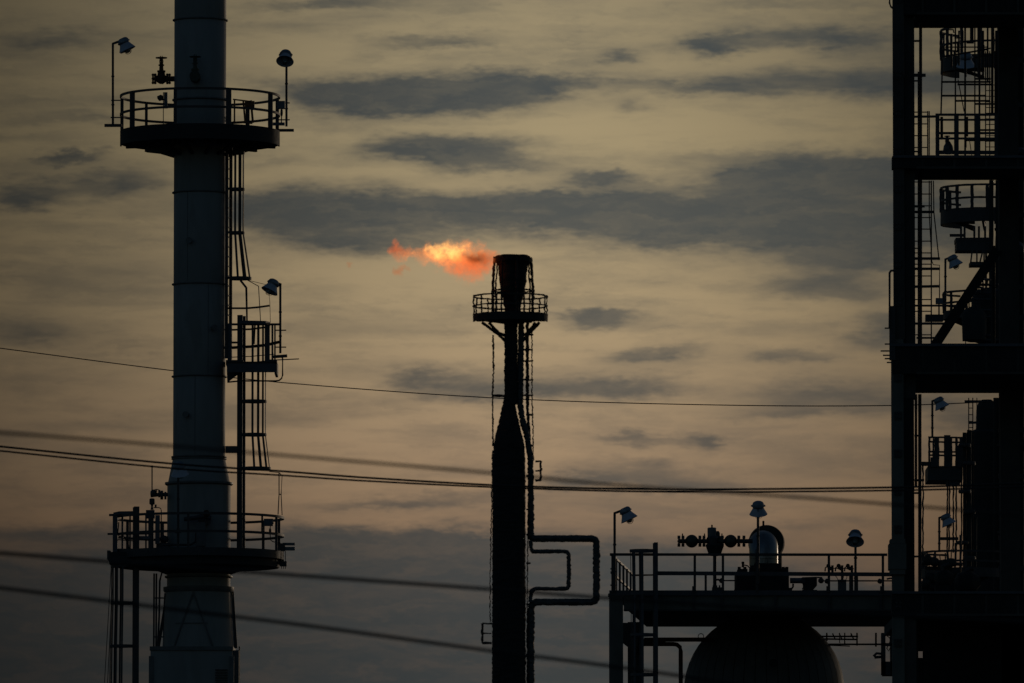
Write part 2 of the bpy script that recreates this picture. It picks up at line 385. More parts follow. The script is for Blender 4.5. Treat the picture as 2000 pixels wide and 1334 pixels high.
def floodlight(label, top, base, head, tilt=25, arms=(), group='floodlights on poles', sc=1.0, jitter=0, pole_r=.037, off=.3):
    """bell shaded lamp leaning from the pole top along the direction head"""
    t = Thing('floodlight', label, 'floodlight', base, group)
    J = (lambda g: jit(g, jitter, 6)) if jitter else (lambda g: g)
    h = V((math.cos(R(head)), math.sin(R(head)), 0)); top = V(top); base = V(base)
    d = (h*math.sin(R(tilt))+V((0, 0, -math.cos(R(tilt))))).normalized()
    q = top+h*off*sc+V((0, 0, (off*.4+.02)*sc))
    t.part('pole', J(sweep(dens([base, top], .15), circ(pole_r, 10))), STEEL)
    t.part('bent_arm', J(sweep([top-V((0, 0, .05)), top+V((0, 0, .01)), q+d*.02*sc], rect(pole_r*1.9, pole_r*2.1))), STEEL)
    def L_(p, n=28, cap=True): return J(lathe([(r*sc, z*sc) for r, z in p], q, n, d, cap=cap))
    hs = t.part('ballast_housing', L_([(.02, -.045), (.11, -.04), (.155, -.01), (.175, .03), (.18, .07), (.2, .075), (.2, .105), (.175, .11), (.16, .15)]), HOUS)
    for k in (-1, 1): t.part('clamp_lug', J(box(q+d*.09*sc+h.cross(V((0, 0, 1)))*.205*sc*k, (.03, .03, .05))), HOUS, parent=hs)
    t.part('lamp_shade', L_([(.155, .145), (.165, .15), (.19, .21), (.235, .285), (.268, .345), (.278, .362), (.272, .366), (.256, .343), (.222, .285), (.178, .21), (.15, .155)], cap=False), SHADE)
    for zc in (.25, .6):
        pz = base.lerp(top, zc); t.part('cable_clip', J(box(pz, (pole_r*2.6, pole_r*2.6, .04))), STEEL)
    gl = t.part('glass_globe', L_([(.095, .15), (.1, .3), (.095, .4), (.07, .44), (.02, .455)]), GLASS)
    for k in range(2):
        a = k*math.pi/2; e1 = d.orthogonal().normalized(); e2 = d.cross(e1); e = e1*math.cos(a)+e2*math.sin(a)
        pts = [q+d*sc*(.36+.13*math.sin(math.pi*i/8))+e*sc*.16*math.cos(math.pi*i/8) for i in range(9)]
        t.part('guard_wire', J(sweep(pts, circ(.006, 5))), STEEL, parent=gl)
    for a_, b_, w_ in arms:
        t.bar('mounting_arm', a_, b_, STEEL, w_, w_)
    return t

def gate_valve(label, p, sc, pipe_dir, m, group=None, pipe_len=.3, stem=.5):
    t = Thing('gate_valve', label, 'valve', p, group)
    d = V(pipe_dir).normalized(); p = V(p)
    t.part('valve_body', join(lathe([(.09*sc, -.16*sc), (.16*sc, -.05*sc), (.17*sc, .05*sc), (.09*sc, .16*sc)], p, 18, d), lathe([(.13*sc, -.1*sc), (.14*sc, .0), (.11*sc, .2*sc), (.13*sc, .21*sc), (.13*sc, .26*sc), (.07*sc, .27*sc), (.06*sc, .4*sc), (.09*sc, .41*sc), (.09*sc, .45*sc), (.05*sc, .46*sc)], p, 16)), m)
    for k in (-1, 1):
        f = t.part('pipe_flange', join(lathe([(.17*sc, -.03*sc), (.17*sc, .03*sc)], p+d*k*.19*sc, 20, d), lathe([(.17*sc, -.022*sc), (.17*sc, .022*sc)], p+d*k*.26*sc, 20, d)), m)
        e1 = d.orthogonal().normalized(); e2 = d.cross(e1)
        for i in range(6):
            a = i*math.pi/3+.3; c = p+d*k*.225*sc+(e1*math.cos(a)+e2*math.sin(a))*.145*sc
            t.part('bolt', lathe([(.022*sc, -.075*sc), (.022*sc, .075*sc)], c, 6, d), m, parent=f)
    t.bar('stem', p+V((0, 0, .4*sc)), p+V((0, 0, (.46+stem)*sc)), m, .075*sc, round_=True)
    t.part('yoke', join(*[sweep([p+V((k*.07*sc, 0, .45*sc)), p+V((k*.09*sc, 0, .55*sc)), p+V((k*.04*sc, 0, .72*sc))], rect(.025*sc, .05*sc), up=(0, 1, 0)) for k in (-.6, .6)]), m)
    zw = p+V((0, 0, (.46+stem)*sc)); 
    hw = t.part('handwheel', sweep([zw+V((math.cos(a)*.17*sc, math.sin(a)*.17*sc, 0)) for a in [2*math.pi*i/24 for i in range(24)]], circ(.017*sc, 6), closed=True), m)
    t.part('spoke', join(*[sweep([zw-V((math.cos(a), math.sin(a), 0))*.16*sc, zw+V((math.cos(a), math.sin(a), 0))*.16*sc], circ(.012*sc, 5)) for a in (0, 1.05, 2.1)]), m, parent=hw)
    if pipe_len: t.part('pipe_stub', lathe([(.085*sc, 0), (.085*sc, pipe_len)], p+d*.2*sc, 14, d), m)
    return t

# ================================================================== LEFT TOWER
YL = 265.0
cxL = X(389.4, YL); CL = (cxL, YL)
def rp(px): return mm(px, YL)
tower = Thing('process_column', 'tall pale grey cylindrical tower with ring joints and round platforms at the left', 'tower', (cxL, YL, 0))
RS = rp(51.0)
rings = [-480, -300, -140, 40, 377, 556, 736, 893]
zz = [Z(y, YL) for y in rings]
tops = [Z(-700, YL)]+zz
for i in range(len(tops)-1):
    a, b = tops[i+1]+.012, tops[i]-.012
    tower.part('shell_course', lathe([(RS-.01, a), (RS, a+.02), (RS, (a+b)/2), (RS, b-.02), (RS-.01, b)], (cxL, YL, 0), 72, cap=True), PAINT)
tower.part('top_cap', lathe([(RS+.02, tops[0]), (RS+.02, tops[0]+.06), (RS*.6, tops[0]+.35), (.1, tops[0]+.5)], (cxL, YL, 0), 48), PAINT2)
def flange(z, r, h=.055, ex=.075):
    return tower.part('ring_flange', join(lathe([(r-.01, z-h*.6), (r+ex*.4, z-h*.6), (r+ex, z-h*.25), (r+ex, z+h*.4), (r-.01, z+h*.4)], (cxL, YL, 0), 72, cap=False)), PAINT2)
for z in zz: flange(z, RS, .05, .055)
flange(Z(196, YL), RS, .06, .06)
z893, z943, z1127 = Z(893, YL), Z(945, YL), Z(1127, YL)
R2 = rp(62)
tower.part('cone_section', lathe([(R2-.02, z943+.02), (RS, z893-.03)], (cxL, YL, 0), 72), PAINT)
flange(z943, R2, .09, .075); flange(z893-.06, RS, .05, .05)
tower.part('shell_course', lathe([(R2, z1127+.02), (R2, z943-.05)], (cxL, YL, 0), 72), PAINT)
flange(z1127, R2, .07, .07)
tower.part('shell_course', lathe([(R2, Z(1150, YL)+.03), (R2, z1127-.04)], (cxL, YL, 0), 72), PAINT)
flange(Z(1151, YL), rp(66), .16, .05)
# flared skirt with gusset ribs
ztop, zbot = Z(1154, YL), Z(1266, YL)
sk = tower.part('flared_skirt', lathe([(rp(70.5), zbot), (rp(64.5), ztop)], (cxL, YL, 0), 72), PAINT)
for a in range(-165, 195, 30):
    p = lambda r, z: V((cxL+r*math.cos(R(a)), YL+r*math.sin(R(a)), z))
for a0, a1 in ((-97, -63), (-97, -131), (-7, 18), (187, 162)):
    pts = []
    for i in range(9):
        k = i/8; a = R(a0+(a1-a0)*k); r = rp(65)+(rp(71)-rp(65))*k
        pts.append(V((cxL+r*math.cos(a), YL+r*math.sin(a), ztop-.08+(zbot-ztop)*k)))
    tower.part('gusset_rib', sweep(pts, rect(.07, .05)), PAINT2, parent=sk)
pts = [V((cxL+rp(68.5)*math.cos(R(a)), YL+rp(68.5)*math.sin(R(a)), Z(1220, YL))) for a in range(-128, -68, 5)]
tower.part('gusset_rib', sweep(pts, rect(.05, .03)), PAINT2, parent=sk)
for px0, px1 in ((454, 461), (327, 309)):
    tower.part('side_brace', sweep([pt(px0, 1156, YL), pt(px1, 1266, YL)], rect(.09, .1)), STEEL)
# box base
zb = Z(1266, YL)
xa, xb = X(298, YL-.5), X(457, YL-.5)
tower.part('base_cap', box(((xa+xb)/2, YL, zb-.06), (xb-xa+.05, 2.6, .12)), PAINT2)
tower.part('base_casing', box(((xa+xb)/2, YL, (zb-.125)/2), (xb-xa, 2.5, zb-.125)), PAINT)
tower.part('corner_angle', box((xa+.02, YL-1.27, zb/2-.15), (.14, .07, zb-.3)), PAINT2)
tower.part('corner_angle', box((xb-.02, YL-1.27, zb/2-.15), (.14, .07, zb-.3)), PAINT2)
for k in range(7):
    tower.part('louver_slat', box((X(437, YL), YL-1.275, Z(1312, YL)-.08*k), (rp(24), .05, .045)), STEEL)
tower.part('side_duct', box((X(463.5, YL), YL-.4, (Z(1272, YL))/2), (rp(13), .8, Z(1272, YL))), PAINT2)
tower.part('side_duct_post', box((X(470, YL), YL-.4, Z(1264, YL)/2), (.04, .12, Z(1264, YL))), STEEL)

for x, y, a in ((372, 470, 0), (415, 640, 0), (366, 810, 0)):
    c0 = pt(x, y, YL-.8); nz_ = tower.part('nozzle', lathe([(.06, -.1), (.06, .12), (.1, .12), (.1, .17)], V((c0.x, YL-math.sqrt(max(.01, RS*RS-(c0.x-cxL)**2)), c0.z)), 14, (c0.x-cxL, -RS, 0)), PAINT2)
tower.part('weld_seam', sweep([V((cxL-.35, YL-math.sqrt(RS*RS-.35**2)-.002, z)) for z in (Z(556, YL), Z(377, YL))], rect(.02, .012)), PAINT2)
tower.part('weld_seam', sweep([V((cxL+.3, YL-math.sqrt(RS*RS-.3**2)-.002, z)) for z in (Z(736, YL), Z(556, YL))], rect(.02, .012)), PAINT2)
tower.part('weld_seam', sweep([V((cxL-.1, YL-math.sqrt(RS*RS-.1**2)-.002, z)) for z in (Z(893, YL), Z(736, YL))], rect(.02, .012)), PAINT2)
# --- upper platform
zT = Z(260, YL)+.05
ring_platform(CL, zT-.05, rp(155.5), RS+.02, 'upper round platform with curved railings circling the grey tower', [(-26, .15), (-67, .17), (-106, .1), (-146, .16), (172, .1), (135, .09), (95, .09), (55, .13), (15, .11)],
              rail_h=1.14, fascia=.42, back_fascia=.34, m_edge=DECK, tube=.062, brackets=12, knee=.30, toe=.05, group='round platforms of the left tower')
uf = Thing('service_beam', 'steel beam hung under the left half of the upper round platform', 'beam', pt(284, 300, YL-.6))
uf.bar('flange_beam', pt(283, 292, YL-.6), pt(342, 296, YL-.6), STEEL, .12, .14)
uf.bar('bottom_rod', pt(286, 296, YL-.6), pt(342, 302, YL-.6), STEEL, .07, .05)
uf.bar('bottom_rod', pt(320, 298, YL-.8), pt(338, 287, YL-.8), STEEL, .05, .05)
# --- lower platform
zB = Z(1081, YL)
ring_platform(CL, zB, rp(165), R2+.02, 'lower round platform with curved railings near the base of the grey tower', [(-22, .08), (-58, .07), (-95, .07), (-122, .08), (20, .08), (42, .09), (85, .06), (118, .12), (150, .09)],
              rail_h=1.1, fascia=.2, back_fascia=.34, m_edge=STEEL, tube=.066, brackets=12, knee=.0, toe=.05, group='round platforms of the left tower')
hop = Thing('platform_frame', 'dark tapered support frame under the lower round platform', 'frame', (cxL, YL, Z(1126, YL)))
hop.part('support_ring', lathe([(R2+.04, Z(1122, YL)), (rp(100), Z(1108, YL)), (rp(158), Z(1109, YL)), (rp(158), Z(1094, YL)), (R2+.04, Z(1096, YL))], (cxL, YL, 0), 24, cap=False), DECK)
hop.bar('outrigger', (cxL-rp(150), YL-.4, Z(1100, YL)), (cxL-R2, YL-.4, Z(1100, YL)), STEEL, .12, .3)
hop.bar('outrigger', (cxL+R2, YL-.4, Z(1098, YL)), (cxL+rp(150), YL-.4, Z(1098, YL)), STEEL, .12, .26)
# left landing on the lower platform
YF = YL-1.0
land = Thing('ladder_landing', 'small railed ladder landing on the left side of the lower platform', 'landing', pt(246, 1108, YF))
land.part('deck_plate', boxpx(213, 1078, 292, 1101, YF-.5, 1.6), DECK)
land.part('edge_beam', boxpx(209, 1075, 215, 1092, YF-.45, 1.5), STEEL)
for a, b, w in (((213, 1006), (292, 1004), .07), ((210, 1043), (292, 1042), .06), ((222, 1073), (270, 1073), .05)):
    land.bar('rail', pt(*a, YF), pt(*b, YF), STEEL, w, w)
land.part('top_hoop', sweep([pt(222, 1004, YF-.1), pt(233, 1001.5, YF-.15), pt(272, 1001, YF-.15)], rect(.05, .09)), BLUST)
for x, w, y0 in ((225, .15, 1006), (239, .06, 1006), (254, .05, 1004), (261, .05, 1004), (285, .05, 1004), (291, .045, 1004)):
    land.bar('post', pt(x, 1078, YF), pt(x, y0, YF), BLUST, w, w)
land.bar('gate_bar', pt(240, 1016, YF+.3), pt(268, 1020, YF+.3), STEEL, .05, .03)
land.bar('gate_bar', pt(230, 1054, YF+.3), pt(268, 1057, YF+.3), STEEL, .05, .03)
land.part('control_box', boxpx(266, 1047, 292, 1053, YF-.1, .1), GALV)
land.part('hose', sweep([pt(x, y, YF-.12) for x, y in ((232, 1020), (230, 1040), (233, 1049), (240, 1044), (246, 1055), (251, 1064), (252, 1072))], circ(.018, 6)), CABLE)
# --- ladders of the tower
lad1 = caged_ladder('caged ladder running down the right side of the tower below the upper platform', (X(446.5, YL), YL-.15), Z(702, YL), Z(250, YL), -14, width=.46, stile=(.035, .1),
    hoops=[(Z(545, YL), 1.16), (Z(456, YL), .8), (Z(371, YL), .8), (Z(300, YL), .8)], cage=.62, group=None)
cg = Thing('cage_extension', 'thin widened cage bars above the small side platform of the tower', 'cage', pt(480, 630, YL))
cg.part('cage_hoop', sweep([pt(443, 602, YL-.2), pt(482, 602, YL-.5), pt(505, 600, YL-.4), pt(526, 597, YL)], rect(.02, .06)), STEEL)
cg.part('cage_bar', sweep([pt(470, 548, YL-.3), pt(481, 562, YL-.5), pt(482.5, 630, YL-.5)], rect(.05, .05)), STEEL)
cg.part('cage_bar', sweep([pt(483, 547, YL-.3), pt(505, 559, YL-.4), pt(509, 630, YL-.4)], rect(.025, .025)), STEEL)
cg.part('cage_bar', sweep([pt(483, 547, YL), pt(524, 557, YL), pt(527, 590, YL), pt(528, 630, YL)], circ(.009, 5)), STEEL)
# small side platform
YM = YL-.35
mp_ = Thing('access_platform', 'small railed side platform bracketed to the right side of the tower', 'platform', pt(490, 724, YM))
mp_.part('deck_plate', boxpx(441, 706, 540, 710, YM-.6, 1.5), DECK)
mp_.part('edge_beam', boxpx(443, 710, 540, 727, YM-.62, .05), BLUST)
mp_.part('edge_beam', boxpx(536, 706, 541, 730, YM-.6, 1.5), STEEL)
mp_.part('edge_beam', join(boxpx(441, 703, 475, 712, YM-.5, 1.2), sweep([pt(478, 712, YM+.3), pt(541, 706, YM+.3)], rect(.05, .12))), STEEL)
mp_.part('knee_brace', prism([(p.x, p.z) for p in (pt(443, 722, YM), pt(470, 727, YM), pt(444, 747, YM))], YM-.1, YM+.1), STEEL)
mp_.part('top_rail', sweep([pt(467, 630, YM-.6), pt(470, 629, YM-.6), pt(518, 630, YM-.6), pt(526, 632, YM-.2), pt(526, 634, YM+.5)], rect(.06, .1)), BLUST)
mp_.part('top_rail', sweep([pt(446, 633.5, YM+.2), pt(548, 633.5, YM+.2)], rect(.05, .065)), STEEL)
mp_.part('middle_rail', sweep([pt(446, 644.5, YM+.5), pt(490, 643, YM+.5), pt(520, 639, YM+.3)], rect(.04, .055)), STEEL)
mp_.part('middle_rail', sweep([pt(450, 669, YM+.2), pt(472, 669, YM+.2)], rect(.04, .06)), STEEL)
mp_.part('middle_rail', sweep([pt(446, 679.5, YM+.5), pt(490, 677, YM+.5), pt(520, 674, YM+.3), pt(545, 668, YM)], rect(.05, .085)), RUST)
mp_.part('toe_rail', sweep([pt(446, 698, YM+.5), pt(490, 696, YM+.5), pt(535, 692, YM+.3)], circ(.015, 6)), STEEL)
for x, w in ((448.5, .13), (522, .16), (532, .06), (537, .05)):
    mp_.bar('post', pt(x, 708, YM), pt(x, 632, YM), BLUST if w > .12 else STEEL, w, .06)
mp_.part('diagonal_strap', sweep([pt(498, 633, YM+.1), pt(496, 672, YM+.1)], rect(.05, .03)), RUST)
mp_.bar('guard_rod', pt(537.5, 636, YM), pt(537.5, 680, YM), STEEL, .025, .025)
mp_.part('corner_block', boxpx(527, 702, 541, 716, YM-.3, .4), STEEL)
mp_.bar('perforated_strut', pt(541, 703, YM-.2), pt(584, 701, YM-.2), STEEL, .05, .03)
# lower ladder
lad2 = caged_ladder('caged ladder between the small side platform and the lower platform', (X(472, YL), YL-.15), Z(1080, YL), Z(617, YL), -11, width=.42, stile=(.04, .17),
    hoops=[(Z(916, YL), 1.22), (Z(850, YL), 1.04), (Z(785, YL), 1.04), (Z(722, YL), 1.04), (Z(632, YL), 1.04)], cage=.76, group=None, bars=7)
lad2.bar('side_rod', pt(466.5, 1078, YL), pt(466.5, 735, YL), STEEL, .04, .04)
lad2.part('wall_bracket', boxpx(440, 871, 468, 884, YL-.1, .2), PAINT2)
lad2.part('hanging_rail', sweep([pt(526, 921, YL), pt(545, 923, YL), pt(551, 929, YL), pt(549, 966, YL), pt(551, 1006, YL)], circ(.014, 6)), STEEL)
lad2.part('hanging_rail', sweep([pt(545, 923, YL), pt(545, 966, YL), pt(543, 1005, YL)], circ(.016, 6)), STEEL)
lad2.part('hanging_rail', sweep([pt(545, 965, YL), pt(550, 966, YL)], rect(.03, .03)), STEEL)
# left ladder down from the landing
lad3 = caged_ladder('caged ladder hanging down left from the landing of the lower platform', (X(267, YF), YF), 0.1, Z(990, YF), 187, width=.4, stile=(.05, .17),
    bw=.055, hoops=[(Z(1106, YF), 1.0), (Z(1178, YF), 1.0), (Z(1262, YF), 1.04), (Z(1350, YF), 1.06), (Z(1440, YF), 1.06), (Z(1530, YF), 1.06)], cage=.78, group=None, bars=7)
for q in ((217, 1108, 204, 1334), (219, 1150, 210, 1334)):
    a = pt(q[0], q[1], YF); b = pt(q[2], q[3], YF)
    lad3.part('stay_wire', sweep([a, b], circ(.012, 5)), CABLE)
# pipes beside the skirt
pp = Thing('drain_pipes', 'bundle of thin vertical pipes left of the tower skirt', 'pipes', (X(305, YL), YL-.6, 0))
for x in (301, 305.5):
    pp.part('pipe', sweep([pt(x, 1120, YL-.6), V((X(x, YL-.6), YL-.6, 0.0))], circ(.028, 8)), STEEL)
pp.part('pipe', sweep([pt(318, 1112, YL-.6), pt(312, 1135, YL-.6), pt(311, 1200, YL-.6), pt(308, 1265, YL-.6)], circ(.03, 8)), STEEL)
for y in (1168, 1244): pp.bar('pipe_clamp', pt(299, y, YL-.6), pt(320, y, YL-.6), STEEL, .04, .04)

# --- safety gate, boxes, valves
sg = Thing('safety_gate', 'rusty orange swing gate behind the railing of the upper platform', 'gate', pt(475, 240, YL+.7), 'orange safety gates')
Yg = YL+.8
for a, b, w in (((455, 194), (496, 199), .07), ((455, 238), (493, 241), .07)):
    sg.bar('gate_rail', pt(*a, Yg), pt(*b, Yg), GATE, w, .04)
for x0, x1, w in ((458, 458, .05), (475, 479, .06), (490, 494, .07)):
    sg.bar('gate_bar', pt(x0, 196, Yg), pt(x1, 240, Yg), GATE, w, .04)
sg.part('gate_stop', boxpx(478, 197, 497, 210, Yg-.2, .15), GATE)
gate_valve('rusty gate valve with handwheel on a short pipe left of the tower', pt(315, 154, YL), 1.0, (1, 0, 0), RUST, 'handwheel valves on the upper tower', pipe_len=.35, stem=.2)
gate_valve('dark green gate valve with handwheel mounted on the front of the tower', pt(381, 150, YL-1.15), .98, (0, 1, 0), VALVE, 'handwheel valves on the upper tower', pipe_len=.3, stem=.18)
jb = Thing('junction_box', 'slim upright junction box with small spotlight on the upper platform', 'junction box', pt(325, 247, YL+.6))
jb.bar('stand', pt(319, 247, YL+.7), pt(319, 180, YL+.7), STEEL, .025, .025)
jb.part('box', boxpx(320, 180, 327, 211, YL+.5, .15), GALV)
jb.part('spotlight', lathe([(.03, 0), (.08, .04), (.09, .16), (.07, .17)], pt(318, 188, YL+.5), 14, (-.8, -.3, -.5)), STEEL)
jb.part('spotlight_bracket', boxpx(311, 193, 321, 196, YL+.5, .04), STEEL)
jb2 = Thing('junction_box', 'square grey junction box on the right railing of the upper platform', 'junction box', pt(548, 212, YL+.2))
jb2.part('box', boxpx(541, 197, 556.5, 212, YL+.1, .2), GALV)
jb2.part('conduit', sweep([pt(550, 212, YL+.2), pt(550, 226, YL+.2), pt(549.5, 240, YL+.2)], circ(.018, 6)), STEEL)
jb2.part('conduit_fitting', lathe([(.03, -.1), (.04, -.04), (.04, .04), (.03, .1)], pt(550, 220, YL+.2), 8), STEEL)
jb2.part('cable_tray', boxpx(530, 239, 556, 244, YL+.1, .2), GALV)
jb3 = Thing('junction_box', 'grey junction box with hanging cable on the right railing of the lower platform', 'junction box', pt(525, 1028, YL+.5))
jb3.part('box', boxpx(515, 1013, 533, 1027, YL+.5, .18), GALV)
jb3.part('mounting_plate', boxpx(510, 1006, 514, 1040, YL+.55, .04), STEEL)
jb3.part('cable', sweep([pt(533, 1020, YL+.5), pt(534, 1022, YL+.5), pt(528, 1028, YL+.5), pt(527, 1040, YL+.5), pt(529, 1055, YL+.5), pt(533, 1058, YL+.5), pt(548, 1061, YL+.5)], circ(.016, 6)), CABLE)
jb3.part('cable_gland', lathe([(.02, -.1), (.04, -.05), (.04, .05), (.02, .1)], pt(527.5, 1038, YL+.5), 8), STEEL)
ob = Thing('outrigger_bracket', 'short outrigger bracket with hanging plugs right of the lower platform', 'bracket', pt(555, 1110, YL-.3))
ob.part('bracket_arm', join(boxpx(545, 1068, 576, 1075, YL-.3, .12), boxpx(552, 1060, 576, 1065, YL-.3, .12)), GALV)
ob.part('bracket_plate', boxpx(546, 1061, 557, 1076, YL-.33, .2), STEEL)
for x in (550, 554, 557.5): ob.bar('hanging_rod', pt(x, 1076, YL-.3), pt(x, 1111, YL-.3), STEEL, .022, .022)
ob.part('plug_block', boxpx(547, 1096, 560, 1106, YL-.36, .14), STEEL)
# instrument stack at lower-left
Yi = YL-.5
it = Thing('instrument_valve', 'small instrument valve with tall thin rod left of the tower above the lower railing', 'valve', pt(297, 1004, Yi))
it.bar('vent_rod', pt(297, 966, Yi), pt(297, 911, Yi), STEEL, .04, round_=True)
it.part('rod_cap', lathe([(.03, -.03), (.035, 0), (.02, .03)], pt(297, 911, Yi), 8), STEEL)
it.part('valve_pipe', sweep([pt(294, 968, Yi), pt(310, 966, Yi), pt(328, 966, Yi)], circ(.06, 10)), STEEL)
it.part('small_body', lathe([(.05, -.1), (.11, -.05), (.11, .05), (.05, .1)], pt(300, 963, Yi), 12, (1, 0, 0)), STEEL)
it.part('flange', lathe([(.12, -.03), (.12, .03)], pt(311, 964, Yi), 14, (1, 0, 0)), STEEL)
it.part('flange', lathe([(.14, -.04), (.14, .04)], pt(316, 967, Yi), 14, (1, 0, 0)), STEEL)
it.part('flange', lathe([(.12, -.03), (.12, .03)], pt(323, 968, Yi), 14, (1, 0, 0)), STEEL)
it.bar('small_stem', pt(306, 960, Yi), pt(306, 955, Yi), STEEL, .03, round_=True)
it.part('small_handwheel', lathe([(.06, -.01), (.06, .01)], pt(306, 956, Yi), 12), STEEL)
it.part('actuator', lathe([(.07, -.1), (.085, -.08), (.085, .06), (.05, .09)], pt(297, 979, Yi), 14), STEEL)
it.part('neck', lathe([(.05, -.12), (.03, -.02), (.05, .05), (.03, .12)], pt(297, 988, Yi), 10), STEEL)
it.part('tube_loop', sweep([pt(300, 991.5, Yi), pt(310, 991.5, Yi), pt(314, 993, Yi), pt(315, 997, Yi), pt(315, 1040, Yi)], circ(.016, 6)), STEEL)
it.part('tube_valve', lathe([(.03, -.04), (.03, .04)], pt(304, 988, Yi), 8), STEEL)
it.part('cabinet', boxpx(285, 996, 302, 1012, Yi-.1, .25), BLUST)
it.part('cabinet', boxpx(303, 1006, 312, 1062, Yi-.1, .2), GALV)
it.part('cabinet_stand', boxpx(294, 1012, 300, 1078, Yi-.05, .08), BLUST)
it.part('loose_hose', sweep([pt(x, y, Yi-.1) for x, y in ((290, 1012), (291, 1018), (294, 1021), (297, 1016))], circ(.012, 6)), CABLE)
it.part('pump_head', lathe([(.06, -.14), (.11, -.08), (.12, .06), (.05, .12)], pt(321, 1053, Yi), 12, (1, .2, -.4)), STEEL)
it.part('equipment_skid', boxpx(305, 1060, 330, 1074, Yi, .5), BLUST)
# manway equipment in front of the tower at lower platform
mw = Thing('manway_equipment', 'dark valve manifold and instrument box in front of the tower at the lower platform', 'manifold', pt(400, 1078, YL-1.3))
mw.part('manway_cover', lathe([(.2, 0), (.21, .05), (.16, .08)], pt(400, 1015, YL-1.02), 20, (0, -1, 0)), PAINT2)
mw.part('valve_head', lathe([(.09, -.1), (.12, 0), (.06, .12)], pt(403, 1004, YL-1.3), 14), RUST)
mw.part('side_arm', sweep([pt(360, 1014, YL-1.25), pt(378, 1012, YL-1.3), pt(397, 1008, YL-1.3), pt(412, 1012, YL-1.3)], circ(.07, 10)), STEEL)
mw.part('instrument_box', boxpx(383, 1020, 401, 1066, YL-1.4, .25), PAINT2)
mw.part('standpipe', sweep([pt(397, 1078, YL-1.3), pt(399, 1040, YL-1.3), pt(402, 1012, YL-1.3)], circ(.03, 8)), STEEL)
mw.part('drip_pipe', sweep([pt(318, 1064, YL-1.3), pt(372, 1064, YL-1.35), pt(382, 1058, YL-1.35), pt(383, 1040, YL-1.35)], circ(.035, 8)), STEEL)

# --- floodlights of the left tower
def fl_px(label, tx, ty, bx, by, Y, head, arms=(), sc=1.0, tilt=25, jitter=0, pole_r=.037, off=.3):
    arms = [(pt(*a, Y), pt(*b, Y), w) for a, b, w in arms]
    return floodlight(label, pt(tx, ty, Y), pt(bx, by, Y), head, tilt, arms, sc=sc, jitter=jitter, pole_r=pole_r, off=off)
fl_px('floodlight leaning right on the pole at the left edge of the upper platform', 220.5, 86, 220.5, 244, YL-.3, 0,
      [((204, 245), (238, 245), .09), ((217, 196), (237, 196), .035), ((216, 229.5), (237, 229.5), .035)])
fl_px('floodlight seen from below on the pole at the right edge of the upper platform', 559.5, 108, 559.5, 247, YL+.9, -97,
      [((540, 254.5), (574, 254.5), .085), ((541, 201), (566, 201), .035), ((540, 234), (566, 234), .035)], sc=1.0, tilt=35, off=.12)
fl_px('floodlight leaning left on the pole beside the small side platform', 547.5, 556, 547.5, 690, YL-.2, 205,
      [((532, 697), (561, 695), .09), ((538, 645), (559, 645), .035), ((537, 678), (559, 678), .035)], off=.2, tilt=28)
f_ = Thing('conduit_loop', 'thin bent conduit curving under the small side platform', 'conduit', pt(500, 745, YM))
f_.part('conduit', sweep([pt(549, 696, YM), pt(552, 700, YM), pt(552, 733, YM), pt(550, 739, YM), pt(545, 743, YM), pt(538, 744, YM), pt(470, 744, YM), pt(444, 746.5, YM)], circ(.024, 8)), STEEL)
f_.part('conduit_clamp', boxpx(463, 741, 470, 748, YM-.05, .1), STEEL)
fl_px('pale floodlight in front of the tower cone seen from its back', 348, 908, 348, 1075, YL-2.2, 75, [((342, 1040), (354, 1040), .035)], off=.06, tilt=22)
def flip(px): return px

# ================================================================== FLARE STACK
YFl = 500.0
AM = .055
fx = X(1000, YFl)
fs_ = Thing('flare_stack', 'tall black flare stack with a burner tip and round platform in the middle', 'flare stack', (X(996, YFl), YFl, 0))
def fp(px, py, dy=0): return pt(px, py, YFl+dy)
def jl(prof_px, cx, m, name, n=28, dy=0, parent=None, amp=AM):
    """profile of (radius px, y px) pairs, given as a lathe about a vertical axis"""
    pr = []
    for (r0, y0), (r1, y1) in zip(prof_px, prof_px[1:]):
        k = max(1, int(abs(y1-y0)/1.7))
        pr += [(mm(r0+(r1-r0)*i/k, YFl), Z(y0+(y1-y0)*i/k, YFl)) for i in range(k)]
    pr.append((mm(prof_px[-1][0], YFl), Z(prof_px[-1][1], YFl)))
    pr = [(max(.01, r), z) for r, z in pr]
    return fs_.part(name, jit(lathe(pr[::-1], (X(cx, YFl), YFl+dy, 0), n), amp), m, parent=parent)
tip = jl([(31, 499), (34, 501), (33, 513), (29, 520), (27, 545), (23, 572), (17, 592), (15, 618)], 1001.5, BLACK, 'burner_tip')
for k in range(8):
    a = 2*math.pi*k/8+.2
    cx_ = X(1001.5, YFl)
    r0, r1 = mm(36, YFl), mm(40, YFl)
    fs_.part('pilot_pipe', jit(sweep(dens([V((cx_+r0*math.cos(a), YFl+r0*math.sin(a), Z(502, YFl))), V((cx_+r1*math.cos(a), YFl+r1*math.sin(a), Z(560, YFl))), V((cx_+r1*math.cos(a), YFl+r1*math.sin(a), Z(618, YFl)))], .1), circ(.05 if k % 2 else .09, 7)), AM), BLACK)
fs_.part('tip_ring', jit(sweep([V((cx_+mm(36, YFl)*math.cos(R(a)), YFl+mm(36, YFl)*math.sin(R(a)), Z(508, YFl))) for a in range(0, 360, 8)], rect(.1, .22), closed=True), AM), BLACK)
fs_.part('tip_ring', jit(sweep([V((cx_+mm(39, YFl)*math.cos(R(a)), YFl+mm(39, YFl)*math.sin(R(a)), Z(568, YFl))) for a in range(0, 360, 8)], rect(.06, .1), closed=True), AM), BLACK)
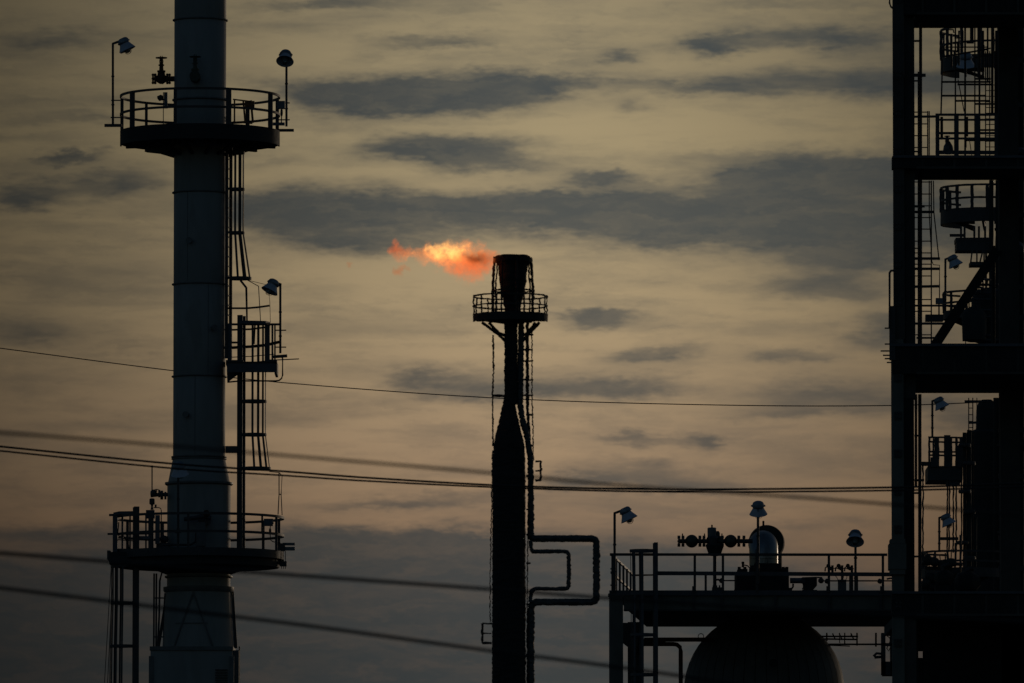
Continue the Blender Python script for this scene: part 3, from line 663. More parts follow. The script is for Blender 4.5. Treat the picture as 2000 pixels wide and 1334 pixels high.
ring_platform((X(997, YFl), YFl), Z(617, YFl), mm(72, YFl), mm(12, YFl), 'small round platform with railings near the top of the flare stack', [(a, .075) for a in range(8, 360, 30)],
              rail_h=1.15, fascia=.36, back_fascia=.2, tube=.075, m=CHAR, jitter=AM*1.25, brackets=10, knee=.1, toe=.1)
for x0, x1, yy in ((942, 990, 668), (1054, 1020, 668), (955, 986, 655), (1046, 1022, 655)):
    fs_.part('platform_strut', jit(sweep(dens([fp(x0, 630), fp((x0+x1)/2-3*(1 if x1 < x0 else -1), 650), fp(x1, yy)], .12), circ(.09, 7)), AM), CHAR)
jl([(13, 628), (13, 790)], 998, BLACK, 'gas_riser', 18)
fs_.part('steam_pipe', jit(sweep(dens([fp(1018, 628), fp(1016, 790), fp(1020, 818), fp(1028, 846), fp(1036, 892), fp(1037.5, 1044)], .05), circ(.18, 10)), AM), PIPE)
fs_.part('steam_pipe', jit(sweep(dens([fp(1030, 630, .6), fp(1030, 790, .6), fp(1034, 860, .6)], .1), circ(.1, 8)), AM), CHAR)
jl([(11, 778), (12, 790), (30, 868), (32, 900), (32.5, 1100), (33, 1334)], 994, BLACK, 'stack_riser', 36)
fs_.part('stack_riser', lathe([(mm(33, YFl), 0), (mm(33, YFl), Z(1334, YFl)-.01)], (X(994, YFl), YFl, 0), 32), BLACK)
def tube(pts, r, nm, m=CHAR, dy=0): fs_.part(nm, jit(sweep(dens([fp(*p, dy) for p in pts], .06), circ(r, 10)), AM), m)
tube([(1036, 1044), (1037, 1049), (1041, 1052), (1060, 1052), (1155, 1052), (1162, 1054), (1165, 1060), (1165, 1168), (1162, 1174), (1155, 1176), (1048, 1176), (1040, 1179), (1037, 1186), (1037, 1340)], .21, 'expansion_loop', PIPE)
tube([(1037, 1056), (1037, 1072), (1041, 1077), (1100, 1077), (1108, 1078), (1111, 1084), (1111, 1143), (1108, 1149), (1100, 1150), (1046, 1150), (1039, 1153), (1037, 1160), (1036, 1176)], .125, 'inner_loop', PIPE, -.3)
tube([(1025.5+7, 900), (1029.5, 1180), (1029.5, 1336)], .035, 'ladder_rail')
tube([(963, 655), (964, 720), (962, 775), (963, 872)], .05, 'drain_line')
tube([(962, 773), (988, 773)], .08, 'line_bracket')
tube([(962, 880), (960, 1000), (958, 1100), (957, 1215)], .03, 'drain_line')
for y in (654, 683, 705, 742, 772, 810, 870, 930, 995, 1044, 1100, 1180, 1260):
    x0 = 1020 if y < 800 else 1028
    tube([(x0, y), (1041 if y < 900 else 1036, y)], .055, 'pipe_bracket')
tube([(1039, 640), (1039, 760), (1041, 840), (1042, 900)], .035, 'ladder_rail', dy=.3)
for x0, x1, y0, y1, nm in ((1046, 1056, 901, 938, 'r'), (942, 960, 1218, 1256, 'l')):
    pts = [(x0, y0), (x1, y0), (x1, y1), (x0, y1)]
    tube([(x0, y0), (x1 if nm == 'r' else x0, y0 if nm == 'r' else y1)], .06, 'rest_platform_rail')
    tube([(x0, y1), (x1, y1)], .08, 'rest_platform_deck')
    tube([(x0, y0), (x1, y0)], .05, 'rest_platform_rail')
    tube([(x0, (y0+y1)/2), (x1, (y0+y1)/2)], .045, 'rest_platform_rail')
    tube([(x1 if nm == 'r' else x0, y0), (x1 if nm == 'r' else x0, y1)], .07, 'rest_platform_post')

# flame ------------------------------------------------------------
FA = fp(972, 503); FB = fp(752, 487)
def flame_mat(name, x_len, seed, dens_k, dark):
    m = bpy.data.materials.new(name); m.use_nodes = True; t = m.node_tree; t.nodes.clear()
    nn = lambda ty, **k: (lambda n: ([setattr(n, a, b) for a, b in k.items()], n)[1])(t.nodes.new(ty))
    lk = t.links.new
    def mth(op, a, b=None, c=None, cl=False):
        n = nn('ShaderNodeMath', operation=op); n.use_clamp = cl
        for i, x in enumerate((a, b, c)):
            if x is None: continue
            if isinstance(x, (int, float)): n.inputs[i].default_value = x
            else: lk(x, n.inputs[i])
        return n.outputs[0]
    tcn = nn('ShaderNodeTexCoord'); 
    nz0 = nn('ShaderNodeTexNoise'); nz0.inputs['Scale'].default_value = 1.5; nz0.inputs['Detail'].default_value = 6; nz0.inputs['Roughness'].default_value = .62
    mp0 = nn('ShaderNodeMapping'); mp0.inputs['Location'].default_value = (seed, 0, 0); lk(tcn.outputs['Object'], mp0.inputs[0]); lk(mp0.outputs[0], nz0.inputs[0])
    vs = nn('ShaderNodeVectorMath', operation='SUBTRACT'); lk(nz0.outputs['Color'], vs.inputs[0]); vs.inputs[1].default_value = (.5, .5, .5)
    vk = nn('ShaderNodeVectorMath', operation='SCALE'); lk(vs.outputs[0], vk.inputs[0]); vk.inputs['Scale'].default_value = 1.15
    va = nn('ShaderNodeVectorMath', operation='ADD'); lk(tcn.outputs['Object'], va.inputs[0]); lk(vk.outputs[0], va.inputs[1])
    sp = nn('ShaderNodeSeparateXYZ'); lk(va.outputs[0], sp.inputs[0])
    return m, t, nn, lk, mth, tcn, sp, va
def build_flame():
    # outline of the burning gas, from the tip leftwards: x px, centre y px, half height px
    prof = [(980, 503, 8), (965, 506, 22), (945, 512, 35), (925, 514, 42), (900, 511, 41), (880, 505, 35), (860, 499, 27), (840, 497, 23), (820, 496, 18), (808, 495, 11), (798, 494, 12), (785, 493, 19), (770, 489, 20), (756, 487, 7)]
    ft = Thing('flame', 'bright orange gas flame blown left from the flare stack tip', 'flame', fp(972, 520))
    def blob(name, prof, parent, seed, k_em, sub=None):
        b0 = ft.b
        # hull mesh, a little larger than the gas
        pts = [fp(x, cy) for x, cy, h in prof]
        sc_ = [mm(h*1.3, YFl)+.12 for x, cy, h in prof]
        g = sweep(pts, [(math.cos(a)*.9, math.sin(a)) for a in [2*math.pi*i/16 for i in range(16)]], rad=sc_)
        m, t, nn, lk, mth, tcn, sp, va = flame_mat('burning_gas' if parent is None else 'burning_gas_wisp', 1, seed, 1, 1)
        xl = (pts[-1]-b0).x; xr = (pts[0]-b0).x
        tt = mth('DIVIDE', mth('SUBTRACT', sp.outputs[0], xl), xr-xl, cl=True)
        rc = nn('ShaderNodeValToRGB'); lk(tt, rc.inputs[0]); e = rc.color_ramp.elements
        vals = [(((p-b0).x-xl)/(xr-xl), ((p-b0).z+3)/6, mm(h, YFl)/3) for p, (x, cy, h) in zip(pts, prof)][::-1]
        e[0].position = 0; e[0].color = (vals[0][1], vals[0][2], 0, 1); e[1].position = 1; e[1].color = (vals[-1][1], vals[-1][2], 0, 1)
        for q in vals[1:-1]:
            n = e.new(q[0]); n.color = (q[1], q[2], 0, 1)
        sc2 = nn('ShaderNodeSeparateColor'); lk(rc.outputs[0], sc2.inputs[0])
        zc = mth('MULTIPLY_ADD', sc2.outputs[0], 6.0, -3.0); hh = mth('MULTIPLY_ADD', sc2.outputs[1], 3.0, .02)
        dz = mth('DIVIDE', mth('SUBTRACT', sp.outputs[2], zc), hh); dy = mth('DIVIDE', sp.outputs[1], hh)
        dd = mth('SQRT', mth('ADD', mth('MULTIPLY', dz, dz), mth('MULTIPLY', dy, dy)))
        nz = nn('ShaderNodeTexNoise'); nz.inputs['Scale'].default_value = 2.1; nz.inputs['Detail'].default_value = 7; nz.inputs['Roughness'].default_value = .66; nz.inputs['Distortion'].default_value = .5
        lk(va.outputs[0], nz.inputs[0])
        body = mth('ADD', mth('SUBTRACT', 1.0, dd), mth('MULTIPLY_ADD', nz.outputs[0], 2.6, -1.36))
        mr = nn('ShaderNodeMapRange', interpolation_type='SMOOTHSTEP'); lk(body, mr.inputs[0]); mr.inputs[1].default_value = -.02; mr.inputs[2].default_value = .62
        # hot zone: upper half, left of the middle
        if parent is None:
            hx = mth('MULTIPLY', mth('SUBTRACT', sp.outputs[0], (fp(868, 500)-b0).x), 1/1.7)
            hz = mth('MULTIPLY', mth('SUBTRACT', sp.outputs[2], (fp(860, 490)-b0).z), 1/.62)
            hot = mth('POWER', .3679, mth('ADD', mth('MULTIPLY', hx, hx), mth('MULTIPLY', hz, hz)))
            kx = mth('MULTIPLY', mth('SUBTRACT', sp.outputs[0], (fp(930, 506)-b0).x), 1/.55)
            kz = mth('MULTIPLY', mth('SUBTRACT', sp.outputs[2], (fp(930, 505)-b0).z), 1/.28)
            drk = mth('POWER', .3679, mth('ADD', mth('MULTIPLY', kx, kx), mth('MULTIPLY', kz, kz)))
            hotn = mth('MULTIPLY', hot, mth('MULTIPLY_ADD', nz.outputs[0], 3.2, -.8), cl=True)
        else:
            hotn = mth('MULTIPLY', nz.outputs[0], 0.06); drk = mth('MULTIPLY', nz.outputs[0], 0.0)
        cr_ = nn('ShaderNodeValToRGB'); lk(hotn, cr_.inputs[0]); e = cr_.color_ramp.elements
        e[0].position = 0; e[0].color = (.74, .135, .03, 1); e[1].position = 1; e[1].color = (1.0, .52, .13, 1); q_ = e.new(.5); q_.color = (.95, .30, .065, 1)
        em = nn('ShaderNodeEmission'); lk(cr_.outputs[0], em.inputs[0])
        st_ = mth('MULTIPLY', mr.outputs[0], mth('MULTIPLY', mth('MULTIPLY_ADD', hotn, .95*k_em, .62*k_em), mth('MULTIPLY_ADD', nz.outputs[0], 3.6, -.8, cl=False)))
        st_ = mth('MULTIPLY', st_, mth('SUBTRACT', 1.0, mth('MULTIPLY', drk, .7)))
        lk(st_, em.inputs[1])
        ab = nn('ShaderNodeVolumeAbsorption'); ab.inputs[0].default_value = (.55, .25, .12, 1)
        lk(mth('MULTIPLY', mr.outputs[0], mth('MULTIPLY_ADD', drk, 1.3, .9)), ab.inputs[1])
        ad = nn('ShaderNodeAddShader'); lk(em.outputs[0], ad.inputs[0]); lk(ab.outputs[0], ad.inputs[1])
        out = nn('ShaderNodeOutputMaterial'); lk(ad.outputs[0], out.inputs['Volume'])
        m.cycles.volume_step_rate = .25 if hasattr(m.cycles, 'volume_step_rate') else 1
        return ft.part(name, g, m, parent=parent)
    body = blob('flame_body', prof, None, 0, 1.0)
    blob('flame_wisp', [(800, 520, 4), (788, 526, 11), (775, 530, 13), (766, 528, 4)], body, 3, .5)
    blob('flame_wisp', [(690, 518, 3), (683, 519, 8), (676, 519, 3)], body, 7, .4)
build_flame()

# ================================================================== LOWER RIGHT DECK
YD = 240.0
SKW = .07
def dp(px, py, back=0): 
    p = pt(px, py, YD); return p+V((SKW*back, back, 0))
dk = Thing('equipment_deck', 'long railed equipment deck on columns at the lower right', 'platform', pt(1460, 1200, YD))
def slab(x0, x1, y0, y1, b0, b1):
    a = dp(x0, y1); b = dp(x1, y0)
    vs = []
    for z in (a.z, b.z):
        vs += [V((a.x+SKW*b0, YD+b0, z)), V((b.x+SKW*b0, YD+b0, z)), V((b.x+SKW*b1, YD+b1, z)), V((a.x+SKW*b1, YD+b1, z))]
    return vs, [(3,2,1,0),(4,5,6,7),(0,1,5,4),(1,2,6,5),(2,3,7,6),(3,0,4,7)]
dk.part('deck_plate', slab(1192, 1746, 1156, 1160, .06, 10.9), DECK)
dk.part('toe_plate', slab(1190, 1746, 1153, 1163, 0, .05), BLUST)
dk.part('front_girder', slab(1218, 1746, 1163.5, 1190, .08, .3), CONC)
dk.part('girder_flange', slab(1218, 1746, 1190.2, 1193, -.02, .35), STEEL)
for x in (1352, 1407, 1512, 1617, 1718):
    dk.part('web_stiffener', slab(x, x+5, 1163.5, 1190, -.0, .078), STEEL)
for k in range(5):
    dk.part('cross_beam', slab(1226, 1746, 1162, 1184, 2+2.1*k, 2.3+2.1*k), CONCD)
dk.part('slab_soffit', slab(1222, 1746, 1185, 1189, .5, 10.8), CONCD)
for x, w in ((1190, 27), ):
    a = dp(x, 1160); 
    dk.part('deck_column', box((a.x+mm(w, YD)/2, YD+.35, a.z/2-.02), (mm(w, YD), .6, a.z-.05)), CONC)
    dk.part('column_capital', box((a.x+mm(w, YD)/2, YD+.35, a.z-.02), (mm(w+4, YD), .66, .07)), CONC)
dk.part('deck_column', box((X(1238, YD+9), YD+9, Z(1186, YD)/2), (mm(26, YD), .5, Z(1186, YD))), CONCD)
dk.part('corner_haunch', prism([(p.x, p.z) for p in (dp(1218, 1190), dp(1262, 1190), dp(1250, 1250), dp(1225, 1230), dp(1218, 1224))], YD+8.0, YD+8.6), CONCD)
# front railing
dk.part('top_rail', sweep([dp(1191, 1083), dp(1733, 1083.5)], rect(.05, .075)), STEEL)
dk.part('middle_rail', sweep([dp(1280, 1119.5), dp(1745, 1122)], rect(.05, .11)), BLUST)
for x in (1357, 1412, 1478.5, 1619, 1724.5):
    dk.bar('post', dp(x, 1157), dp(x, 1085), STEEL, .07, .07)
for x in (1378, 1660.5, 1672):
    dk.bar('short_post', dp(x, 1157, .1), dp(x, 1123, .1), STEEL, .065 if x < 1670 else .11, .05)
for x in (1352, 1614, 1719):
    dk.part('post_foot', slab(x, x+5, 1145, 1158, -.05, -.005), STEEL)
# side railing running back
for py in (1083, 1118):
    dk.part('side_rail', sweep([dp(1194, py), dp(1194, py, 10.8)], rect(.05, .06)), BLUST)
for b in (0, 1.6, 3.4, 5.2, 7.0, 8.9, 10.8):
    dk.bar('side_post', dp(1197, 1157, b), dp(1197, 1085, b), STEEL, .06 if b else .09, .06)
dk.bar('back_rail', dp(1194, 1083, 10.8), dp(1745, 1083, 10.8), STEEL, .03, .03)
# ladder through the deck
YLd = YD-.5
dl = caged_ladder('caged ladder at the left end of the equipment deck', (X(1279.5, YLd), YLd), 0.1, Z(1060, YLd), 184, width=.36, stile=(.05, .11), hoops=[(Z(1076, YLd), 1.0), (Z(1160, YLd), .98), (Z(1240, YLd), .98), (Z(1318, YLd), .98), (Z(1400, YLd), .98), (Z(1480, YLd), .98)], cage=.72, group=None, m=BLUST, bars=5)
dg = Thing('safety_gate', 'rusty orange swing gate inside the ladder cage on the equipment deck', 'gate', pt(1257, 1130, YD+.1), 'orange safety gates')
dg.bar('gate_rail', pt(1238, 1084, YD-.15), pt(1275, 1084, YD-.15), GATE, .07, .04)
dg.bar('gate_rail', pt(1234, 1124, YD-.15), pt(1275, 1123, YD-.15), GATE, .07, .04)
dg.part('gate_brace', sweep([pt(1250, 1086, YD-.15), pt(1255, 1122, YD-.15)], rect(.04, .02)), GATE)
dg.part('gate_brace', sweep([pt(1255, 1086, YD-.1), pt(1250, 1122, YD-.1)], rect(.04, .02)), GATE)
# relief valve assembly --------------------------------------------------
YV = YD+2.2
rv = Thing('relief_valve', 'relief valve assembly with round ball bodies and bolted flanges above the deck railing', 'valve', pt(1395, 1085, YV))
def vp(x, y, dy=0): return pt(x, y, YV+dy)
def vr(p): return mm(p, YV)
zc_ = 1057
rv.part('pipe_run', sweep([vp(1325, zc_), vp(1470, zc_)], circ(vr(4.4), 14)), STEEL)
def bolted(x, r, th=1.7):
    f = rv.part('bolted_flange', lathe([(vr(r), -vr(th)), (vr(r), vr(th))], vp(x, zc_), 22, (1, 0, 0)), VALVE)
    rv.part('bolt_circle', join(*[lathe([(vr(1.6), -vr(th+1.1)), (vr(1.6), vr(th+1.1))], vp(x, zc_)+V((0, math.cos(a), math.sin(a)))*vr(r-1.6), 6, (1, 0, 0)) for a in [2*math.pi*i/8 for i in range(8)]]), STEEL, parent=f)
for x, r in ((1326, 11), (1334, 11), (1367, 11), (1375, 11), (1408, 10.5), (1411, 11), (1443, 11), (1453, 11)): bolted(x, r)
for x in (1351, 1427):
    rv.part('ball_body', lathe([(vr(12.8*math.sin(a)), -vr(12.8*math.cos(a))) for a in [math.pi*(i+.01)/16.02 for i in range(17)]], vp(x, zc_), 28), VALVE)
rv.part('bonnet', lathe([(vr(8.6), 0), (vr(8.8), vr(26)), (vr(7.5), vr(27.5)), (vr(2), vr(28))], vp(1390.5, 1058), 24), PAINT2)
rv.part('bonnet_tip', lathe([(vr(1.6), 0), (vr(1.6), vr(5))], vp(1390.5, 1030), 8), RUST)
rv.part('side_cylinder', lathe([(vr(4.2), 0), (vr(4.4), vr(16)), (vr(2), vr(20))], vp(1402, 1057, .1), 12), VALVE)
rv.part('valve_centre', lathe([(vr(10), -vr(10)), (vr(12), vr(8)), (vr(9), vr(12))], vp(1392, 1059), 20), STEEL)
rv.part('outlet_cone', lathe([(vr(8), -vr(16)), (vr(13), -vr(10)), (vr(18), vr(4)), (vr(16), vr(8))], vp(1396, 1070), 24), CHAR)
for x in (1333, 1376, 1410): rv.bar('lifting_stud', vp(x, 1050), vp(x, 1042), RUST, vr(2.4), round_=True)
rv.bar('support_leg', vp(1396, 1084), vp(1396, 1160), STEEL, .1, round_=True)
# clad elbow duct ---------------------------------------------------------
YE = YD+2.6
ed = Thing('clad_duct', 'shiny metal clad duct elbow with a round end above the deck', 'duct', pt(1492, 1110, YE))
cE = pt(1497, 1061, YE+1.5)
ed.part('end_disc', lathe([(vr(35.0), -.12), (vr(35.8), -.08), (vr(35.8), .08), (vr(33), .5)], cE, 48, (0, -1, 0)), CHAR)
# elbow: from horizontal (coming out of the disc toward camera) bending down, in cladding gores
cb = pt(1492, 1061, YE); rE = vr(28)
gores = 9
last = None
prev = None
Rb = vr(30)
centre = V((cb.x, YE+.75-.0, cb.z-Rb))
def frame_(k):
    a = math.pi/2*k
    p = centre+V((0, -math.sin(a)*Rb, math.cos(a)*Rb))
    return p, V((0, -math.cos(a), -math.sin(a)))
for i in range(gores):
    p0, t0 = frame_(i/gores); p1, t1 = frame_((i+1)/gores)
    vs = []; fs = []; n = 36
    for (p, t_, rr_) in ((p0, t0, rE*1.012), (p0.lerp(p1, .5), (t0+t1).normalized(), rE*1.004), (p1, t1, rE*.996)):
        s_ = V((1, 0, 0)); w_ = t_.cross(s_).normalized()
        for j in range(n):
            a = 2*math.pi*j/n; vs.append(p+s_*rr_*math.cos(a)+w_*rr_*math.sin(a))
    for q in range(2):
        for j in range(n): fs.append((q*n+j, q*n+(j+1) % n, (q+1)*n+(j+1) % n, (q+1)*n+j))
    ed.part('cladding_gore', (vs, fs), CLAD)
pe, te = frame_(1)
zb_ = Z(1104, YE)
zt_ = pe.z
for a0, a1 in ((180, 232), (232, 262), (262, 284), (284, 330), (330, 362), (2, 90), (90, 180)):
    vs = []; n = 8
    for z in (zb_, zt_-.01):
        for j in range(n+1):
            a = R(a0+.6+(a1-a0-1.2)*j/n); vs.append(V((pe.x+math.cos(a)*rE*1.005, pe.y+math.sin(a)*rE*1.005, z)))
    ed.part('cladding_sheet', (vs, [(j, j+1, n+1+j+1, n+1+j) for j in range(n)]), CLAD)
ed.part('duct_core', lathe([(rE*.97, zb_-.3), (rE*.97, zt_)], (pe.x, pe.y, 0), 24), BLACK)
ed.part('outer_sleeve', lathe([(vr(31.5), Z(1108, YE)), (vr(31.5), Z(1062, YE))], (X(1495, YE+1.5), YE+1.5, 0), 32), CHAR)
ed.part('vent_stub', lathe([(.03, 0), (.03, .2)], pt(1491, 1031, YE+.4), 8), RUST)
# machine block ----------------------------------------------------------
YK = YD+1.6
mb = Thing('compressor_skid', 'dark blocky compressor with flanges under the clad duct on the deck', 'compressor', pt(1490, 1157, YK))
mb.part('lower_casing', boxpx(1438, 1118, 1541, 1150, YK, 2.0), BLACK)
mb.part('base_flange', boxpx(1436, 1148, 1546, 1157, YK-.05, 2.1), BLACK)
mb.part('upper_flange', join(boxpx(1441, 1111, 1460, 1119, YK, 1.0), boxpx(1464, 1109, 1472, 1119, YK, .6), boxpx(1527, 1109, 1540, 1119, YK, 1.0), boxpx(1474, 1100, 1526, 1119, YK+.1, 1.5)), BLACK)
for x in (1444, 1455, 1530, 1537): mb.part('lifting_lug', boxpx(x-3, 1107, x+3, 1112, YK+.2, .2), BLACK)
mb.part('relief_stub', lathe([(vr(2.6), 0), (vr(2.2), vr(7)), (vr(3.2), vr(8)), (vr(2.4), vr(11))], pt(1451, 1108, YK+.3), 10), RUST)
mb.part('relief_tube', sweep([pt(x, y, YK+.3) for x, y in ((1453, 1103.5), (1460, 1105), (1464, 1109), (1469, 1109))], circ(.02, 6)), STEEL)
mt = Thing('electric_motor', 'dark motor with a pale shaft housing right of the compressor on the deck', 'motor', pt(1575, 1157, YK))
mt.part('shaft_housing', lathe([(vr(5.5), 0), (vr(5.5), vr(26)), ], pt(1543, 1134, YK+.4), 18, (1, 0, 0)), GALV)
mt.part('motor_body', prism([(p.x, p.z) for p in [pt(x, y, YK) for x, y in ((1567, 1127), (1596, 1126), (1596, 1143), (1588, 1152), (1584, 1155), (1571, 1155), (1570, 1140))]], YK+.1, YK+.9), CHAR)
mt.part('terminal_box', boxpx(1566, 1128, 1573, 1139, YK+.0, .3), STEEL)
mt.part('base', boxpx(1567, 1152, 1596, 1157, YK, .9), BLACK)
mt.part('hose', sweep([pt(x, y, YK) for x, y in ((1549, 1140), (1549, 1146), (1546, 1150), (1545, 1153))], circ(.03, 6)), CABLE)
mt.part('hose', sweep([pt(x, y, YK) for x, y in ((1570, 1146), (1567, 1150), (1568, 1154))], circ(.015, 6)), CABLE)
mt.part('tail_pipe', sweep([pt(x, y, YK) for x, y in ((1596, 1128), (1605, 1128), (1606, 1133), (1603, 1135))], circ(.025, 6)), STEEL)
mt.part('tail_fitting', lathe([(.03, 0), (.08, .05), (.08, .12), (.03, .16)], pt(1598, 1134, YK), 10, (1, 0, 0)), STEEL)
tb = Thing('instrument_tube', 'thin horizontal instrument tube along the deck railing with small taps', 'tube', pt(1600, 1140, YD+.5))
tb.part('tube', sweep([pt(1408, 1134, YD+.5), pt(1438, 1134, YD+.5)], circ(.022, 6)), STEEL)
tb.part('tube', sweep([pt(1600, 1134.5, YD+.5), pt(1765, 1134.5, YD+.5)], circ(.022, 6)), STEEL)
for x, y in ((1409, 1134), (1615, 1135), (1718, 1135)):
    tb.part('tap', lathe([(.03, -.06), (.07, -.03), (.07, .05), (.02, .08)], pt(x, y, YD+.5), 10, (1, 0, -.4)), STEEL)
tb.part('spigot', sweep([pt(x, y, YD+.5) for x, y in ((1409, 1134), (1402, 1132), (1396, 1133), (1396.5, 1140))], circ(.03, 7)), STEEL)
tb.part('spigot', sweep([pt(x, y, YD+.5) for x, y in ((1732, 1131), (1738, 1129.5), (1752, 1129.5))], circ(.025, 7)), STEEL)
tb.part('manifold', join(boxpx(1391, 1147, 1411, 1157, YD+.4, .3), *[boxpx(x, 1143, x+3, 1148, YD+.45, .1) for x in (1392, 1398, 1404)]), STEEL)
gs = Thing('gauge_rack', 'rack of three round pressure gauges on posts beside the right floodlight', 'gauges', pt(1645, 1157, YD+.6))
for k, (x, gx) in enumerate(((1626, 1618), (1645, 1638), (1664, 1656))):
    st_ = gs.part('stanchion', boxpx(x-2.3, 1104, x+2.3, 1157 if k else 1120, YD+.6, .08), STEEL)
    gg = gs.part('gauge', lathe([(vr(3.9), -.04), (vr(4.1), 0), (vr(3.9), .04)], pt(gx, 1105, YD+.55), 20, (0, -1, 0)), BLACK)
    gs.part('gauge_fitting', lathe([(.02, -.06), (.045, -.02), (.045, .05), (.02, .08)], pt(gx+2, 1110, YD+.55), 8, (1, 0, -.5)), STEEL, parent=gg)
    gs.part('gauge_tube', sweep([pt(xx, yy, YD+.55) for xx, yy in ((gx+6, 1108), (gx-3, 1107), (gx-6, 1109), (gx-6.5, 1116))], circ(.022, 6)), STEEL)
gs.bar('gauge_rail', pt(1622, 1110, YD+.65), pt(1668, 1111, YD+.65), STEEL, .025, .025)
gs.part('cylinder_box', boxpx(1637, 1132, 1653, 1156, YD+.5, .25), GALV)
for x0, x1 in ((1630, 1637), (1654, 1652), (1648, 1645)):
    gs.part('drop_wire', sweep([pt(x0, 1123, YD+.55), pt((x0+x1)/2+1, 1128, YD+.55), pt(x1, 1133, YD+.55)], circ(.01, 5)), CABLE)
fl_px('floodlight leaning right on the pole at the left corner of the equipment deck', 1200.5, 1003, 1200.5, 1155, YD-.1, 0,
      [((1190, 1155.5), (1198, 1155.5), .05), ((1192, 1111), (1203, 1111), .04), ((1192, 1143), (1203, 1143), .04)], sc=.92)
fl_px('floodlight seen from its back in front of the clad duct on the deck', 1480.5, 985, 1480.5, 1140, YD-.15, 85, sc=.92, tilt=22, off=.06)
fl_px('floodlight seen from below near the right end of the equipment deck', 1671, 1045, 1671, 1157, YD+.3, -95, sc=.92, tilt=35, off=.12)

# domed vessel under the deck ---------------------------------------------------
YS = YD+5.5
sv = Thing('domed_vessel', 'large dark domed storage vessel under the equipment deck', 'vessel', (X(1491, YS), YS, 0))
Rv = mm(157, YS); zcv = Z(1351, YS); cv = V((X(1491, YS), YS, 0))
sv.part('inner_shell', lathe([(Rv*.985, 0), (Rv*.985, zcv)]+[(Rv*.985*math.cos(a), zcv+Rv*.985*math.sin(a)) for a in [math.pi/2*i/14.1 for i in range(1, 15)]], cv, 64), BLACK)
NP = 44
pm = None
for i in range(NP):
    a0 = 2*math.pi*i/NP+.0042; a1 = 2*math.pi*(i+1)/NP-.0042
    vs = []; fs = []
    rows = [(Rv, -1), (Rv, 0)]
    prof = [(Rv, .3), (Rv, zcv)]+[(Rv*math.cos(b), zcv+Rv*math.sin(b)) for b in [R(70)*j/10 for j in range(1, 11)]]
    for r, z in prof:
        for k in range(3):
            a = a0+(a1-a0)*k/2; vs.append(cv+V((r*math.cos(a), r*math.sin(a), z)))
    for j in range(len(prof)-1):
        for k in range(2): fs.append((j*3+k, j*3+k+1, (j+1)*3+k+1, (j+1)*3+k))
    sv.part('cladding_sheet', (vs, fs), CLADD, smooth=True)
sv.part('top_cap', lathe([(Rv*math.cos(R(66)), zcv+Rv*math.sin(R(66))+.02), (Rv*math.cos(R(78)), zcv+Rv*math.sin(R(78))+.03), (.1, zcv+Rv+.03)], cv, 44), CLADD)
sv.part('nozzle', lathe([(.08, 0), (.08, .3), (.12, .3), (.12, .36)], pt(1510, 1296, YS-2.5), 14, (0, -1, 0)), BLACK)
# pipe left of the vessel
YP = YD+4
rp_ = Thing('rust_pipe', 'reddish brown pipe bending down between deck columns and vessel', 'pipe', pt(1330, 1334, YP))
rp_.part('pipe_run', sweep([pt(x, y, YP) for x, y in ((1256, 1258), (1315, 1258), (1322, 1259), (1328, 1264), (1329.5, 1272), (1329.5, 1300))]+[V((X(1329.5, YP), YP, 0))], circ(mm(4.2, YP), 12)), RUST)
rp_.part('support_channel', boxpx(1258, 1245, 1392, 1253, YP+.3, .15), RUST)
rp_.part('pipe_shoe', prism([(p.x, p.z) for p in [pt(x, y, YP) for x, y in ((1252, 1247), (1300, 1247), (1300, 1256), (1258, 1256))]], YP+.1, YP+.3), RUST)
rp_.part('ring_lug', sweep([pt(1369, 1243, YP-.2)+V((math.cos(a), 0, math.sin(a)))*.08 for a in [2*math.pi*i/16 for i in range(16)]], circ(.012, 5), closed=True), STEEL)
# pipework right of the vessel
YQ = YD+6
pq = Thing('hanging_pipework', 'thin pipework with small drop rods hanging below the right end of the deck', 'pipework', pt(1670, 1260, YQ))
for a, b, w in (((1600, 1243), (1676, 1243), .05), ((1608, 1248), (1674, 1249), .05), ((1618, 1258.5), (1722, 1258.5), .055), ((1620, 1260.5), (1660, 1262), .03)):
    pq.bar('pipe_run', pt(*a, YQ), pt(*b, YQ), STEEL, w, round_=True)
for x, y0, y1, w in ((1615, 1236, 1252, .05), (1640, 1236, 1256, .03), (1650, 1236, 1258, .04), (1674, 1236, 1261, .05), (1711, 1236, 1263, .06), (1662, 1236, 1244, .02)):
    pq.bar('drop_rod', pt(x, y0, YQ), pt(x, y1, YQ), STEEL, w, round_=True)
for x in (1632, 1645, 1668): pq.bar('diagonal_rod', pt(x-6, 1237, YQ), pt(x, 1250, YQ), STEEL, .04, round_=True)
hf = Thing('hanging_cabinet', 'dark hanging frame with a small cabinet left of the right column', 'cabinet', pt(1735, 1318, YD-2))
YH = YD-3
hf.part('frame_side', join(boxpx(1722, 1236, 1729.5, 1318, YH, .4), boxpx(1722, 1256, 1744, 1261, YH, .4), boxpx(1722, 1292, 1744, 1318, YH, .4), boxpx(1739.5, 1236, 1745, 1318, YH, .4)), STEEL)
hf.part('frame_foot', boxpx(1724, 1310, 1746, 1320, YH+.1, .4), STEEL)
hf.part('tap', join(sweep([pt(1722, 1277, YH), pt(1712, 1276, YH), pt(1706, 1282, YH)], circ(.035, 7)), sweep([pt(1722, 1283, YH), pt(1708, 1284, YH)], circ(.04, 7))), STEEL)
hf.part('cable_curl', sweep([pt(x, y, YH+.1) for x, y in ((1731, 1241), (1738, 1246), (1738, 1254), (1732, 1266), (1736, 1272), (1738, 1266))], circ(.015, 6)), CABLE)

